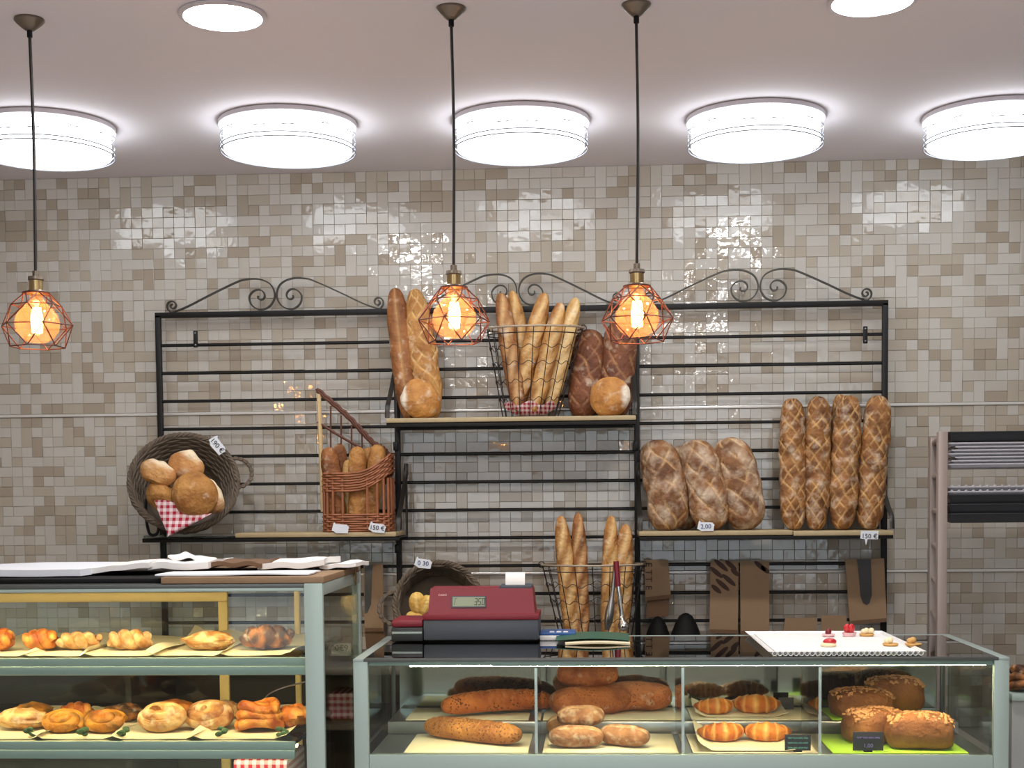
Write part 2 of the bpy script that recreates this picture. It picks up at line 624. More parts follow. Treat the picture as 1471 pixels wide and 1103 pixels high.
def spline(pts, n=6):
    """Catmull-Rom through pts"""
    P = [V(p) for p in pts]
    P = [P[0] * 2 - P[1]] + P + [P[-1] * 2 - P[-2]]
    out = []
    for i in range(1, len(P) - 2):
        for k in range(n):
            t = k / n
            a, b, c, d = P[i - 1:i + 3]
            out.append(.5 * ((2 * b) + (c - a) * t + (2 * a - 5 * b + 4 * c - d) * t * t + (3 * b - a - 3 * c + d) * t ** 3))
    out.append(P[-2])
    return out


# ------------------------------------------------------------------ room shell
ZC = at(735, 241.5, 0).z                 # ceiling
XL, XR, YF = -3.3, 2.9, -8.2
mb = MB(); mb.box((XL, 0.012, 0), (XR, 0.14, ZC))
back = put('wall_back', mb, 'grout', kind='structure')
mb = MB(); mb.box((XL - .12, YF, 0), (XL, .14, ZC)); put('wall_left', mb, 'wallp', kind='structure')
mb = MB(); mb.box((XR, YF, 0), (XR + .12, .14, ZC)); put('wall_right', mb, 'wallp', kind='structure')
mb = MB(); mb.box((XL - .12, YF - .12, -.12), (XR + .12, .14, 0)); put('floor', mb, 'floor', kind='structure')
mb = MB(); mb.box((XL - .12, YF - .12, ZC), (XR + .12, .14, ZC + .12)); put('ceiling', mb, 'ceiling', kind='structure')
mb = MB()
mb.box((XL, YF - .12, 0), (XR, YF, .35)); mb.box((XL, YF - .12, 2.62), (XR, YF, ZC))
mb.box((XL, YF - .12, .35), (XL + .5, YF, 2.62)); mb.box((XR - .5, YF - .12, .35), (XR, YF, 2.62))
put('wall_front', mb, 'wallp', kind='structure')
mb = MB()
for x in (XL + .5, -.9, .5, XR - .56):
    mb.box((x, YF - .1, .35), (x + .06, YF - .02, 2.62))
mb.box((XL + .5, YF - .1, .35), (XR - .5, YF - .02, .41)); mb.box((XL + .5, YF - .1, 2.56), (XR - .5, YF - .02, 2.62))
win = put('window_1', mb, 'aludark', kind='structure')
mb = MB(); mb.box((XL + .5, YF - .065, .38), (XR - .5, YF - .055, 2.6)); put('pane', mb, 'shopglass', win)

# glazed wall tiles: small squares and doubles, slightly uneven, two bright metal strips between them
CW, CH = 15.55 / 350.9, 0.0419
Z1 = at(735, 588.5, 0).z
Z2 = at(735, 823.5, 0).z
ZT0 = 0.62
rnd = random.Random(11)
ncol = int((XR - .5 - (-2.9)) / CW)
rows = []
z = Z1 + .007
while z < ZC - .004:
    rows.append((z, min(z + CH, ZC))); z += CH
nr = round((Z1 - Z2 - .014) / CH)
hh = (Z1 - Z2 - .014) / nr
for k in range(nr):
    rows.append((Z2 + .007 + k * hh, Z2 + .007 + (k + 1) * hh))
z = Z2 - .007
while z > ZT0:
    rows.append((z - CH, z)); z -= CH
rows.sort()
X0 = -2.9
used = set()
tiles = []
for r in range(len(rows)):
    for c in range(ncol):
        if (r, c) in used:
            continue
        tone = rnd.choices([0, 1, 2, 3], [38, 24, 24, 14])[0]
        q = rnd.random()
        w2, h2 = 1, 1
        if q < .20 and c + 1 < ncol and (r, c + 1) not in used:
            w2 = 2
        elif q < .28 and r + 1 < len(rows) and abs(rows[r + 1][0] - rows[r][1]) < .002:
            h2 = 2
        for a in range(w2):
            for b in range(h2):
                used.add((r + b, c + a))
        tiles.append((X0 + c * CW, X0 + (c + w2) * CW, rows[r][0], rows[r + h2 - 1][1], tone, w2, h2))


def tile_geo(w_, h_):
    g, b, d = .00025, .0013, .0013
    x, y = w_ / 2 - g, h_ / 2 - g
    vs = [V((sx * x, .012, sz * y)) for sx, sz in ((-1, -1), (1, -1), (1, 1), (-1, 1))]
    vs += [V((sx * x, d, sz * y)) for sx, sz in ((-1, -1), (1, -1), (1, 1), (-1, 1))]
    vs += [V((sx * (x - b), 0, sz * (y - b))) for sx, sz in ((-1, -1), (1, -1), (1, 1), (-1, 1))]
    fs = [(8, 9, 10, 11)]
    for k in (0, 4):
        for i in range(4):
            j = (i + 1) % 4
            fs.append((k + i, k + j, k + j + 4, k + i + 4))
    return vs, fs


def vis(t):
    x, zz = (t[0] + t[1]) / 2, (t[2] + t[3]) / 2
    return (-2.35 < x < 1.7) and (1.95 < zz < ZC - .02) and (t[5] * t[6] == 2)


order = sorted([t for t in tiles if vis(t)], key=lambda t: (V(((t[0] + t[1]) / 2, 0, (t[2] + t[3]) / 2)) - CAM).length)
single = set(id(t) for t in order[:300])
cache = {}
mb = MB(); mb.smooth = False
for t in tiles:
    w_, h_ = t[1] - t[0], t[3] - t[2]
    c = V(((t[0] + t[1]) / 2, 0, (t[2] + t[3]) / 2))
    ax, az = rnd.gauss(0, .017), rnd.gauss(0, .017)
    R = Matrix.Rotation(ax, 3, 'X') @ Matrix.Rotation(az, 3, 'Z')
    dy = rnd.uniform(-.001, .001)
    if id(t) in single:
        key = (round(w_, 4), round(h_, 4), t[4])
        if key not in cache:
            tmb = MB(); tmb.smooth = False
            tmb.add(*tile_geo(w_, h_))
            cache[key] = tmb.mesh('tile', [TM[t[4]]], V((0, 0, 0)))
        o = bpy.data.objects.new('tile', cache[key])
        COL.objects.link(o)
        o.parent = back
        o.location = c + V((0, dy, 0)) - WL[back.name]
        o.rotation_euler = R.to_euler()
    else:
        vs, fs = tile_geo(w_, h_)
        mb.add([c + V((0, dy, 0)) + R @ p for p in vs], fs, t[4])
put('tile_field', mb, TM, back, kind='stuff')
for i, zz in enumerate((Z1, Z2)):
    mb = MB(); mb.box((XL, -.006, zz - .006), (XR, .014, zz + .006), bev=.003)
    put('trim_%d' % (i + 1), mb, 'trimmetal', kind='structure')

# ------------------------------------------------------------------ ceiling lights
YD = -.73
ords = ['first', 'second', 'third', 'fourth', 'fifth']
drum0 = None
for i, px in enumerate((65, 413.5, 748, 1085, 1427)):
    py = 172 - (px - 748) * .012
    c = atz(px, py, ZC)
    loc = V((c.x, c.y, ZC))
    lab = ['white drum ceiling light behind the cord of the single pendant', 'white drum ceiling light nearest to the round flush downlight with full disc', 'white drum ceiling light between the two close pendant cords', 'white drum ceiling light second from the right wall, past the pendants', 'white drum ceiling light cut by the frame, above the metal tray trolley'][i]
    if drum0 is None:
        drum0 = thing('drum_ceiling_light', lab, 'ceiling light', loc, 'drum ceiling lights along the tiled wall')
        R = .236
        mb = MB(); mb.lathe([(.19, 0), (R + .006, -.003), (R + .006, -.018), (R - .01, -.019)], loc, 48)
        put('base_plate', mb, 'lampbase', drum0)
        mb = MB(); mb.lathe([(R - .012, -.018), (R - .012, -.104), (R - .03, -.110), (0.001, -.111)], loc, 48)
        put('diffuser', mb, 'drum', drum0)
        for k, (z0, z1, a) in enumerate(((-.088, -.0915, 0), (-.1025, -.106, 0), (-.04, -.0425, .07), (-.055, -.0575, -.07), (-.07, -.0725, .05))):
            mb = MB()
            ring = [loc + V((R * math.cos(g), R * math.sin(g), (z0 + z1) / 2 + a * .16 * math.sin(g * 3))) for g in [2 * PI * q / 48 for q in range(48)]]
            mb.tube(ring, .0024 if a == 0 else .0013, 6, closed=True)
            put('band', mb, 'lampband', drum0)
    else:
        dup(drum0, loc - WL[drum0.name], lab)

dl0 = None
for i, (px, py) in enumerate(((320, 21), (1253, -1))):
    c = atz(px, py, ZC)
    lab = ['round white downlight seen whole in the ceiling, before the drum lights', 'round white downlight cut off by the top edge of the picture'][i]
    if dl0 is None:
        dl0 = thing('ceiling_downlight', lab, 'ceiling light', c, 'flush round downlights')
        mb = MB(); mb.lathe([(.106, 0), (.120, -.002), (.120, -.007), (.107, -.010), (.105, -.006)], c, 40); put('trim_ring', mb, 'lampbase', dl0)
        mb = MB(); mb.lathe([(.106, -.006), (.05, -.0062), (.001, -.0063)], c, 40); put('diffuser', mb, 'down', dl0)
        p0 = c
    else:
        p1 = c
        dup(dl0, c - p0, lab)
# unseen copies of the downlight, added behind the camera to raise the ambient light
stepx = p1.x - p0.x
for j, (xx, yy) in enumerate(((p0.x, -3.7), (p1.x, -3.7), (p0.x, -5.6), (p1.x, -5.6), (p0.x, -7.3), (p1.x, -7.3))):
    dup(dl0, V((xx, yy, ZC)) - p0, 'added unseen downlight over the shop floor, ' + ['third row', 'third row, far side', 'fourth row', 'fourth row, far side', 'row by the window', 'row by the window, far side'][j])


# ------------------------------------------------------------------ pendants
def pendant(pxc, pyc, pxb, pyb, lab):
    """canopy at pixel c on the ceiling, cage top at pixel b"""
    c = atz(pxc, pyc, ZC)
    t = at(pxb, pyb, c.y)
    loc = V((t.x, c.y, ZC))
    p = thing('pendant_lamp', lab, 'pendant lamp', loc, 'cage pendant lamps')
    cx = V((c.x, c.y, 0)); zb = t.z
    mb = MB(); mb.lathe([(.001, 0), (.040, 0), (.041, -.006), (.036, -.012), (.021, -.025), (.012, -.032), (.001, -.033)], V((c.x, c.y, ZC)), 24)
    put('canopy', mb, 'bronze', p)
    mb = MB(); mb.tube([V((c.x, c.y, ZC - .028)), V((c.x, c.y, ZC - .05))], .0075, 10)
    put('cord_grip', mb, 'black', p)
    ztop = zb + .055
    mid = V(((c.x + t.x) / 2 + .004, c.y, (ZC + ztop) / 2))
    mb = MB(); mb.tube(spline([V((c.x, c.y, ZC - .04)), mid, V((t.x, c.y, ztop))], 8), .0044, 8)
    put('cord', mb, 'cord', p)
    q = V((t.x, c.y, 0))
    mb = MB(); mb.lathe([(.001, ztop), (.009, ztop), (.009, ztop - .014), (.021, ztop - .016), (.022, ztop - .024), (.019, ztop - .027)], q, 20)
    mb.lathe([(.019, ztop - .026), (.019, ztop - .056)], q, 20, 1)
    mb.lathe([(.024, ztop - .054), (.026, ztop - .058), (.026, ztop - .064), (.016, ztop - .066)], q, 20)
    s_ = put('socket', mb, ['bronze', 'brass'], p)
    # bulb
    zs = ztop - .062
    mb = MB()
    prof = [(.016, zs), (.018, zs - .014), (.027, zs - .028), (.044, zs - .043), (.0565, zs - .062), (.061, zs - .083), (.057, zs - .105), (.045, zs - .123), (.026, zs - .134), (.001, zs - .137)]
    mb.lathe([(a, b) for a, b in prof], q, 28)
    bulb = put('bulb', mb, M['amber'], s_)
    mb = MB()
    for k in range(9):
        g = 2 * PI * k / 9
        d = V((math.cos(g) * .012, math.sin(g) * .012, 0))
        mb.tube([q + d * .7 + V((0, 0, zs - .04)), q + d * 1.1 + V((0, 0, zs - .070)), q + d * .9 + V((0, 0, zs - .108))], .0036, 6)
    put('filament', mb, 'fil', s_)
    # faceted cage: 6-gon rings joined as triangles
    rings = [(.036, zb - .006, 6, 0), (.068, zb - .040, 6, 0.52), (.101, zb - .096, 6, 0), (.074, zb - .155, 6, .52), (.0, zb - .17, 0, 0)]
    rot = rnd.uniform(0, 1)
    P = []
    for (r, zz, n, o) in rings[:4]:
        P.append([q + V((r * math.cos(2 * PI * k / 6 + o + rot), r * math.sin(2 * PI * k / 6 + o + rot), zz)) for k in range(6)])
    segs = []
    for k in range(6):
        for lev in range(1, 4):
            segs.append((P[lev][k], P[lev][(k + 1) % 6])) if lev in (1, 2, 3) else None
        segs += [(P[0][k], P[1][k]), (P[0][k], P[1][(k - 1) % 6]), (P[1][k], P[2][k]), (P[1][k], P[2][(k + 1) % 6]), (P[2][k], P[3][k]), (P[2][k], P[3][(k - 1) % 6])]
    for a, b in segs:
        mb = MB(); mb.tube([a, b], .0017, 6)
        put('cage_wire', mb, 'cage', p)
    mb = MB(); mb.lathe([(.026, zb - .003), (.038, zb - .004), (.038, zb - .008), (.026, zb - .009)], q, 24)
    put('cage_collar', mb, 'cage', p)
    return p


am = bpy.data.materials.new('amber_bulb_glass')
am.use_nodes = True
nt = am.node_tree
nt.nodes.remove(nt.nodes['Principled BSDF'])
tr_ = nt.nodes.new('ShaderNodeBsdfTransparent'); tr_.inputs[0].default_value = (1, .76, .58, 1)
tl_ = nt.nodes.new('ShaderNodeBsdfTranslucent'); tl_.inputs[0].default_value = (1, .50, .36, 1)
gl_ = nt.nodes.new('ShaderNodeBsdfGlossy'); gl_.inputs['Roughness'].default_value = .03
m1 = nt.nodes.new('ShaderNodeMixShader'); m1.inputs[0].default_value = .085
m2 = nt.nodes.new('ShaderNodeMixShader'); m2.inputs[0].default_value = .08
nt.links.new(tr_.outputs[0], m1.inputs[1]); nt.links.new(tl_.outputs[0], m1.inputs[2])
nt.links.new(m1.outputs[0], m2.inputs[1]); nt.links.new(gl_.outputs[0], m2.inputs[2])
nt.links.new(m2.outputs[0], nt.nodes['Material Output'].inputs[0])
M['amber'] = am
pendant(42, 27, 52, 418, 'cage pendant lamp hanging alone, in front of the wall beside the bread rack')
pendant(648, 11, 652, 410, 'cage pendant lamp hanging before the tall leaning loaves on the middle shelf')
pendant(914, 6, 915, 408, 'cage pendant lamp hanging before the dark rye loaves')

# ------------------------------------------------------------------ wrought iron bread rack on the wall
YR = -.055
SP = .1137
XP = [at(231, 620, YR).x, at(571, 620, YR).x, at(915, 620, YR).x, at(1270.5, 620, YR).x]
ZTOP = at(735, 444.5, YR).z
ZCT = .93                                # back counter top
rack = thing('bread_rack', 'black wrought iron bread rack with horizontal rails and scroll tops on the tiled wall', 'rack', (XP[1], YR, ZCT))
for x in XP:
    mb = MB(); mb.box((x - .011, YR - .011, ZCT), (x + .011, YR + .011, ZTOP), bev=.002); put('post', mb, 'iron', rack)
mb = MB(); mb.box((XP[0] - .011, YR - .011, ZTOP - .011), (XP[3] + .011, YR + .011, ZTOP + .011), bev=.002); put('top_bar', mb, 'iron', rack)
for s in range(3):
    for k in range(12):
        zz = ZTOP - .122 - k * SP
        if zz < ZCT + .03:
            continue
        mb = MB(); mb.tube([V((XP[s] + .008, YR, zz)), V((XP[s + 1] - .008, YR, zz))], .0068, 8); put('rail', mb, 'iron', rack)
for px, py in ((281, 487), (1243, 481)):
    p = at(px, py, YR - .012)
    mb = MB(); mb.box((p.x - .009, p.y - .003, p.z - .034), (p.x + .009, p.y + .003, p.z + .034), bev=.002)
    mb.ball((p.x, p.y - .004, p.z + .024), .004, 8, 5, 1); mb.ball((p.x, p.y - .004, p.z - .024), .004, 8, 5, 1)
    put('strap', mb, ['iron', 'steel'], rack)
for x, zz in ((XP[1], at(571, 641, YR).z), (XP[1], at(571, 788, YR).z), (XP[2], at(915, 641, YR).z), (XP[1], at(571, 488, YR).z)):
    mb = MB(); mb.box((x - .016, YR - .02, zz - .018), (x + .004, YR + .012, zz + .018), bev=.003); put('clip', mb, 'iron', rack)


def scroll(x0, xm, sgn):
    """one half of a crest: small curl at x0, rising strap, big spiral at xm"""
    u = abs(xm - x0) / 156.0
    pts = []
    for k in range(19):
        a = math.radians(-90 - 540 + 540 * k / 18)
        r = 2.2 + 7.0 * (k / 18) ** 1.3
        pts.append((8 + r * math.cos(a), 9.4 + r * math.sin(a)))
    pts += [(30, 8), (62, 23.5), (98, 40), (113, 44.8)]
    tab = [(90, 24.5), (45, 23), (0, 21.5), (-45, 20), (-90, 19), (-135, 17), (-180, 15), (-225, 11.5), (-270, 9.5), (-315, 8), (-360, 7), (-405, 6), (-450, 4.5), (-500, 3.4), (-560, 2.4)]
    for a, r in tab:
        a = math.radians(a)
        pts.append((134.5 + r * math.cos(a), 20.5 + r * math.sin(a)))
    zb = ZTOP + .012
    path = spline([V((x0 + sgn * p[0] * u, YR, zb + p[1] * .00282)) for p in pts], 4)
    mb = MB()
    n = len(path)
    vs, fs = [], []
    hw, th = .0085, .0026
    for i, p in enumerate(path):
        t = (path[min(n - 1, i + 1)] - path[max(0, i - 1)]).normalized()
        nn = V((-t.z, 0, t.x))
        for a, b in ((-1, -1), (1, -1), (1, 1), (-1, 1)):
            vs.append(p + V((0, a * hw, 0)) + nn * (b * th))
    for i in range(n - 1):
        for j in range(4):
            fs.append((i * 4 + j, i * 4 + (j + 1) % 4, i * 4 + 4 + (j + 1) % 4, i * 4 + 4 + j))
    fs += [(3, 2, 1, 0), tuple((n - 1) * 4 + j for j in range(4))]
    mb.add(vs, fs)
    put('scroll', mb, 'iron_worn', rack)


for a, m_, b in ((240, 396.5, 551), (590, 744, 893), (925, 1090.5, 1252)):
    xa, xm, xb = (at(q, 440, YR).x for q in (a, m_, b))
    scroll(xa, xm - .004, 1)
    scroll(xb, xm + .004, -1)

# ------------------------------------------------------------------ back counter
mb = MB(); mb.box((-2.9, -.62, ZCT - .03), (1.02, -.002, ZCT), bev=.004)
bc = thing('back_counter', 'dark counter with open shelves along the wall, below the bread rack', 'counter', (-.9, -.3, 0))
put('worktop', mb, 'counter', bc)
mb = MB(); mb.box((-2.9, -.59, 0), (1.0, -.57, .2)); mb.box((-2.9, -.03, 0), (1.0, -.002, ZCT - .03))
for x in (-2.9, -1.75, .98):
    mb.box((x, -.59, 0), (x + .02, -.03, ZCT - .03))
put('carcass', mb, 'cabinet', bc)
mb = MB(); mb.box((-2.88, -.58, .69), (.98, -.03, .71)); put('shelf', mb, 'cabinet', bc)


# ------------------------------------------------------------------ bread
def bread(name, p0, p1, rx, ry, mat_, label, group=None, front=V((0, -1, 0)), style='plain', seed=0, bend=V((0, 0, 0)), n=64, m=36,
          pe=3.0, qe=2.4, lump=.05, nslash=4, cat='bread', parent=None, slant=.32, taper=0.0, sp=.055):
    if style in ('hatch', 'diamond'):
        n, m = 120, 84
    p0, p1 = V(p0), V(p1)
    L = (p1 - p0).length
    T = (p1 - p0).normalized()
    Nf = (front - T * front.dot(T)).normalized()
    S = T.cross(Nf)
    so = V((seed * 3.7 + 1.3, seed * 1.9, seed * 5.1))
    vs, at_ = [], []
    for i in range(n + 1):
        u = i / n
        e = abs(2 * u - 1)
        prof = max(0.0, 1 - e ** pe) ** (1 / qe)
        prof *= 1 + taper * (u - .5)
        c = p0 + T * (u * L) + bend * (4 * u * (1 - u))
        for j in range(m):
            a = 2 * PI * j / m
            ph = a if a <= PI else a - 2 * PI
            t = ph * rx
            x = (u - .5) * L
            d, sc_ = 0.0, 0.0
            if style == 'slash' and abs(ph) < 1.7:
                for k in range(nslash):
                    uk = (k + .5) / nslash - .5
                    dx = x - uk * L * .92
                    al = dx * math.cos(slant) + t * math.sin(slant)
                    ac = -dx * math.sin(slant) + t * math.cos(slant)
                    ll = .62 * L / nslash
                    g = math.exp(-(al / ll) ** 4 - (ac / (rx * .36)) ** 2)
                    sc_ = max(sc_, g)
                    d += -.10 * rx * g + .16 * rx * math.exp(-(al / ll) ** 4 - ((ac - rx * .55) / (rx * .22)) ** 2)
            elif style in ('hatch', 'diamond') and abs(ph) < 2.0:
                s1 = sp
                wp_ = .32 * noise.noise(V((x * 11, t * 11, seed * 2.3))) + .25 * noise.noise(V((x * 4, t * 4, seed * 1.3)))
                a1 = (x * .75 + t) / s1 + wp_
                a2 = (x * .75 - t) / s1 - wp_ * .8 + .3
                g1 = abs(a1 - round(a1)); g2 = abs(a2 - round(a2))
                wl = .075 if style == 'hatch' else .085
                g = max(math.exp(-(g1 / wl) ** 2), (.5 if style == 'hatch' else .75) * math.exp(-(g2 / wl) ** 2))
                g *= max(0, min(1.2, .6 + 1.6 * noise.noise(V((x * 22, t * 22, seed)))))
                fade = max(0, 1 - (abs(ph) / 2.0) ** 4)
                sc_ = min(1, 1.1 * g * fade)
                d = (-.13 * g + .06) * rx * fade
            elif style == 'seam' and abs(ph) < 1.4:
                g = math.exp(-(ph / .16) ** 2)
                d = -.16 * rx * g
                sc_ = .6 * g
            elif style == 'round':
                sc_ = max(0, min(1, ((1 if seed == 3 else -1) * math.sin(a) * prof - .70) * 8 + .8 * noise.noise(V((math.cos(a) * 4, math.sin(a) * 4, u * 4 + seed)))))
                d = rx * .05 * noise.noise(V((math.cos(a) * 3, math.sin(a) * 3, u * 5 + seed)))
            elif style == 'rings':
                g = (u * 15 + .8 * noise.noise(V((ph * 1.5, u * 6, seed)))) % 1.0
                d = rx * .12 * (math.sin(PI * g) - .5) * max(0, math.cos(ph))
                sc_ = .35 * max(0, 1 - g * 3) * max(0, math.cos(ph))
            lm = lump * rx * noise.noise((c + Nf * math.cos(a) * rx + S * math.sin(a) * rx) * (1.1 / max(rx, .02)) + so)
            r = d + lm
            off = Nf * (math.cos(a) * (ry * prof + r * prof)) + S * (math.sin(a) * (rx * prof + r * prof))
            vs.append(c + off)
            at_.append(sc_)
    fs = []
    for i in range(n):
        for j in range(m):
            fs.append((i * m + j, i * m + (j + 1) % m, (i + 1) * m + (j + 1) % m, (i + 1) * m + j))
    mb = MB().add(vs, fs, 0, at_)
    if not any(mb.at):
        mb.at[0] = 1e-6
    return put(name, mb, mat_, parent, label=label, cat=None if parent else cat, group=group)


def stand(name, pxb, pxt, pyt, Yb, Yt, zb, wpx, mat_, label, group, **k):
    """upright loaf: bottom on level zb at depth Yb below pixel column pxb, top at pixel (pxt, pyt) at depth Yt"""
    p1 = at(pxt, pyt, Yt)
    b = at(pxb, 715, Yb)
    p0 = V((b.x, Yb, zb))
    r = wpx / 2 / (2000 / (5.7 + (Yb + Yt) / 2))
    return bread(name, p0, p1, r, r * k.pop('flat', .85), mat_, label, group, **k)


def round_loaf(name, c, r, mat_, label, group, sq=.8, axis=V((0, -1, 0)), seed=0, parent=None):
    """round loaf lying so that its crown looks along axis, with a pale floury rim"""
    axis = axis.normalized()
    return bread(name, V(c) - axis * r * sq, V(c) + axis * r * sq * .9, r, r * .93, mat_, label, group, front=V((0, 0, 1)), style='round',
                 seed=seed, pe=2.2, qe=2.0, lump=.12, n=34, m=40, parent=parent)


# ------------------------------------------------------------------ shelves hung on the rack
YSF, YSB = -.34, -.068


def shelf(pxl, pxr, ztop, label, boards, th=.018, ends=(True, True)):
    xl, xr = at(pxl, 700, YSF).x, at(pxr, 700, YSF).x
    s = thing('wall_shelf', label, 'shelf', ((xl + xr) / 2, YSB, ztop - th), 'board shelves hung on the rack')
    mb = MB()
    zt = ztop - th
    mb.box((xl, YSF + .004, zt - .016), (xr, YSF + .010, zt), bev=.001)
    mb.box((xl, YSF + .004, zt - .004), (xr, YSF + .03, zt), bev=.001)
    mb.box((xl, YSB - .006, zt - .016), (xr, YSB, zt), bev=.001)
    for x in (xl, xr - .02, (xl + xr) / 2):
        mb.box((x, YSF + .01, zt - .006), (x + .02, YSB, zt), bev=.001)
    put('shelf_frame', mb, 'iron', s)
    for (a, b, mt_, dz) in boards:
        mb = MB(); mb.box((at(a, 700, YSF).x, YSF, zt + .0003 - dz), (at(b, 700, YSF).x, YSB - .008, ztop - dz), bev=.003)
        put('board' if mt_ != 'glass' else 'glass_board', mb, mt_, s)
    for x, on in ((xl + .004, ends[0]), (xr - .004, ends[1])):
        if on:
            pth = spline([V((x, YSB - .004, ztop + .27)), V((x, YSB - .03, ztop + .21)), V((x, -.24, ztop + .10)), V((x, -.32, ztop + .05)), V((x, YSF + .006, ztop + .002))], 6)
            mb = MB(); mb.tube(pth, .010, 8, flat=.35, ref=V((1, 0, 0)))
            mb.tube([V((x, YSB - .004, ztop + .27)), V((x, YSB - .004, ztop - .02))], .005, 6)
            put('side_strap', mb, 'iron_worn', s)
    return s


ZM = at(735, 598.5, YSF).z
ZL = at(450, 765, YSF).z
ZR = at(1030, 762.5, YSF).z
shelf(556, 914, ZM, 'upper board shelf in the middle bay of the black rack, under the wire baguette basket', [(556, 914, 'board', 0)])
shelf(202, 572, ZL, 'low board shelf in the bay with the tall slanted basket', [(336, 568, 'board', 0), (204, 334, 'glass', .006)], ends=(False, True))
shelf(918, 1284, ZR, 'low board shelf under the floury loaves and crusty baguettes', [(918, 1139, 'board', 0), (1140, 1284, 'board', .004)])

# ---- bread on the middle shelf
g_ = 'loaves on the middle shelf'
stand('baguette', 590, 567, 413, -.20, -.10, ZM, 34, 'bagdark', 'thin brown baguette leaning at the end of the middle shelf, next to the rack post', g_, style='seam', seed=1, nslash=5, lump=.08)
stand('bread_loaf', 621, 595, 415, -.19, -.10, ZM, 42, 'bag', 'long floury golden loaf leaning beside the thin brown baguette', g_, style='diamond', seed=2, taper=-.25, lump=.1)
c = at(604, 573, -.27); round_loaf('round_loaf', V((c.x, -.27, ZM + .076)), .082, 'roundloaf', 'round golden loaf with pale floury edge, before the leaning baguettes', g_, sq=.62, axis=V((.35, -1, .15)), seed=3)
c = at(876, 571, -.27); round_loaf('round_loaf', V((c.x, -.27, ZM + .076)), .082, 'roundloaf', 'round golden loaf leaning before the dark rye loaves', g_, sq=.62, axis=V((-.35, -1, .15)), seed=4)
stand('rye_loaf', 838, 848, 474, -.17, -.10, ZM, 46, 'ryedark', 'dark brown rye loaf with scored crust, nearer to the wire basket', g_, style='hatch', seed=5, pe=5, sp=.07)
stand('rye_loaf', 882, 893, 462, -.15, -.10, ZM, 48, 'ryedark', 'dark brown rye loaf behind the hanging bulb and round loaf', g_, style='hatch', seed=6, pe=5, sp=.07)


def wire_basket(pxl, pxr, pyrim, pxbl, pxbr, zb, Yc, label, cloth=True):
    a, b = at(pxl, pyrim, Yc), at(pxr, pyrim, Yc)
    R = (b.x - a.x) / 2
    ce = (a + b) / 2
    r0 = (at(pxbr, 600, Yc).x - at(pxbl, 600, Yc).x) / 2
    cb = V(((at(pxbr, 600, Yc).x + at(pxbl, 600, Yc).x) / 2, Yc, zb))
    H = ce.z - zb
    sy = .62
    k = thing('wire_basket', label, 'basket', cb, 'wire baguette baskets')

    def P(g, h, rr=0):
        q = cb.lerp(V((ce.x, Yc, ce.z)), h)
        r = r0 + (R - r0) * h + rr
        return V((q.x + r * math.cos(g), Yc + r * sy * math.sin(g), zb + .004 + H * h))
    ring = [2 * PI * i / 40 for i in range(40)]
    mb = MB(); mb.tube([P(g, 1) for g in ring], .0042, 8, closed=True); put('rim', mb, 'wirerim', k)
    mb = MB(); mb.tube([P(g, .93, .002) for g in ring], .0022, 6, closed=True); mb.tube([P(g, .0) for g in ring], .003, 6, closed=True)
    for i in range(-3, 4):
        y = r0 * sy * math.sqrt(max(0, 1 - (i / 4) ** 2))
        mb.tube([V((cb.x + i * r0 / 4, Yc - y, zb + .004)), V((cb.x + i * r0 / 4, Yc + y, zb + .004))], .0016, 5)
    put('base_ring', mb, 'wire', k)
    for i in range(18):
        g = 2 * PI * (i + .5) / 18
        mb = MB(); mb.tube([P(g, 0), P(g, 1)], .0017, 6); put('upright_wire', mb, 'wire', k)
    for h in (.2, .4, .6, .78):
        mb = MB(); mb.tube([P(2 * PI * i / 108, h + .022 * math.sin(18 * 2 * PI * i / 108), .001) for i in range(108)], .0014, 5, closed=True); put('wavy_wire', mb, 'wire', k)
    for s in (0, PI):
        mb = MB(); q = P(s, 1)
        mb.tube([q + V((.012 * math.cos(t), 0, .012 * math.sin(t))) for t in [2 * PI * i / 14 for i in range(14)]], .0018, 5, closed=True); put('hook', mb, 'wire', k)
    if cloth:
        mb = MB()

        def fn(u, v):
            g = 2 * PI * u
            rr = r0 * (.2 + .75 * v)
            return V((cb.x + rr * math.cos(g), Yc + rr * sy * math.sin(g), zb + .012 + .045 * v * v + .010 * math.sin(g * 7) * v))
        mb.sheet(fn, 36, 6, .002)
        put('gingham_napkin', mb, 'gingham_xy', None, label='red and white gingham napkin folded in the wire basket on the upper shelf', cat='napkin')
    return k, cb


k_, cb = wire_basket(699, 838, 474, 722, 802, ZM, -.20, 'conical wire basket with pale rim on the upper shelf, full of baguettes')
g2 = 'baguettes in the upper wire basket'
for (pb, pt, pyt, wp, mt_, yb, yt, lab) in ((748, 719, 420, 27, 'bagdark', -.23, -.16, 'browner baguette at the post side of the wire basket, leaning outward'),
                                             (770, 735, 417, 25, 'bag', -.19, -.12, 'golden baguette behind the browner one in the wire basket'),
                                             (742, 783, 420, 28, 'bag', -.20, -.20, 'golden baguette in the middle of the wire basket, crossing before its neighbours'),
                                             (768, 806, 434, 26, 'bag', -.24, -.21, 'baguette with toasted tip, second from the dark loaves in the wire basket'),
                                             (788, 828, 427, 26, 'bagpale', -.20, -.20, 'pale baguette leaning toward the dark loaves in the wire basket')):
    stand('baguette', pb, pt, pyt, yb, yt, ZM + .022, wp, mt_, lab, g2, style='slash', seed=pb, nslash=4, slant=.25)

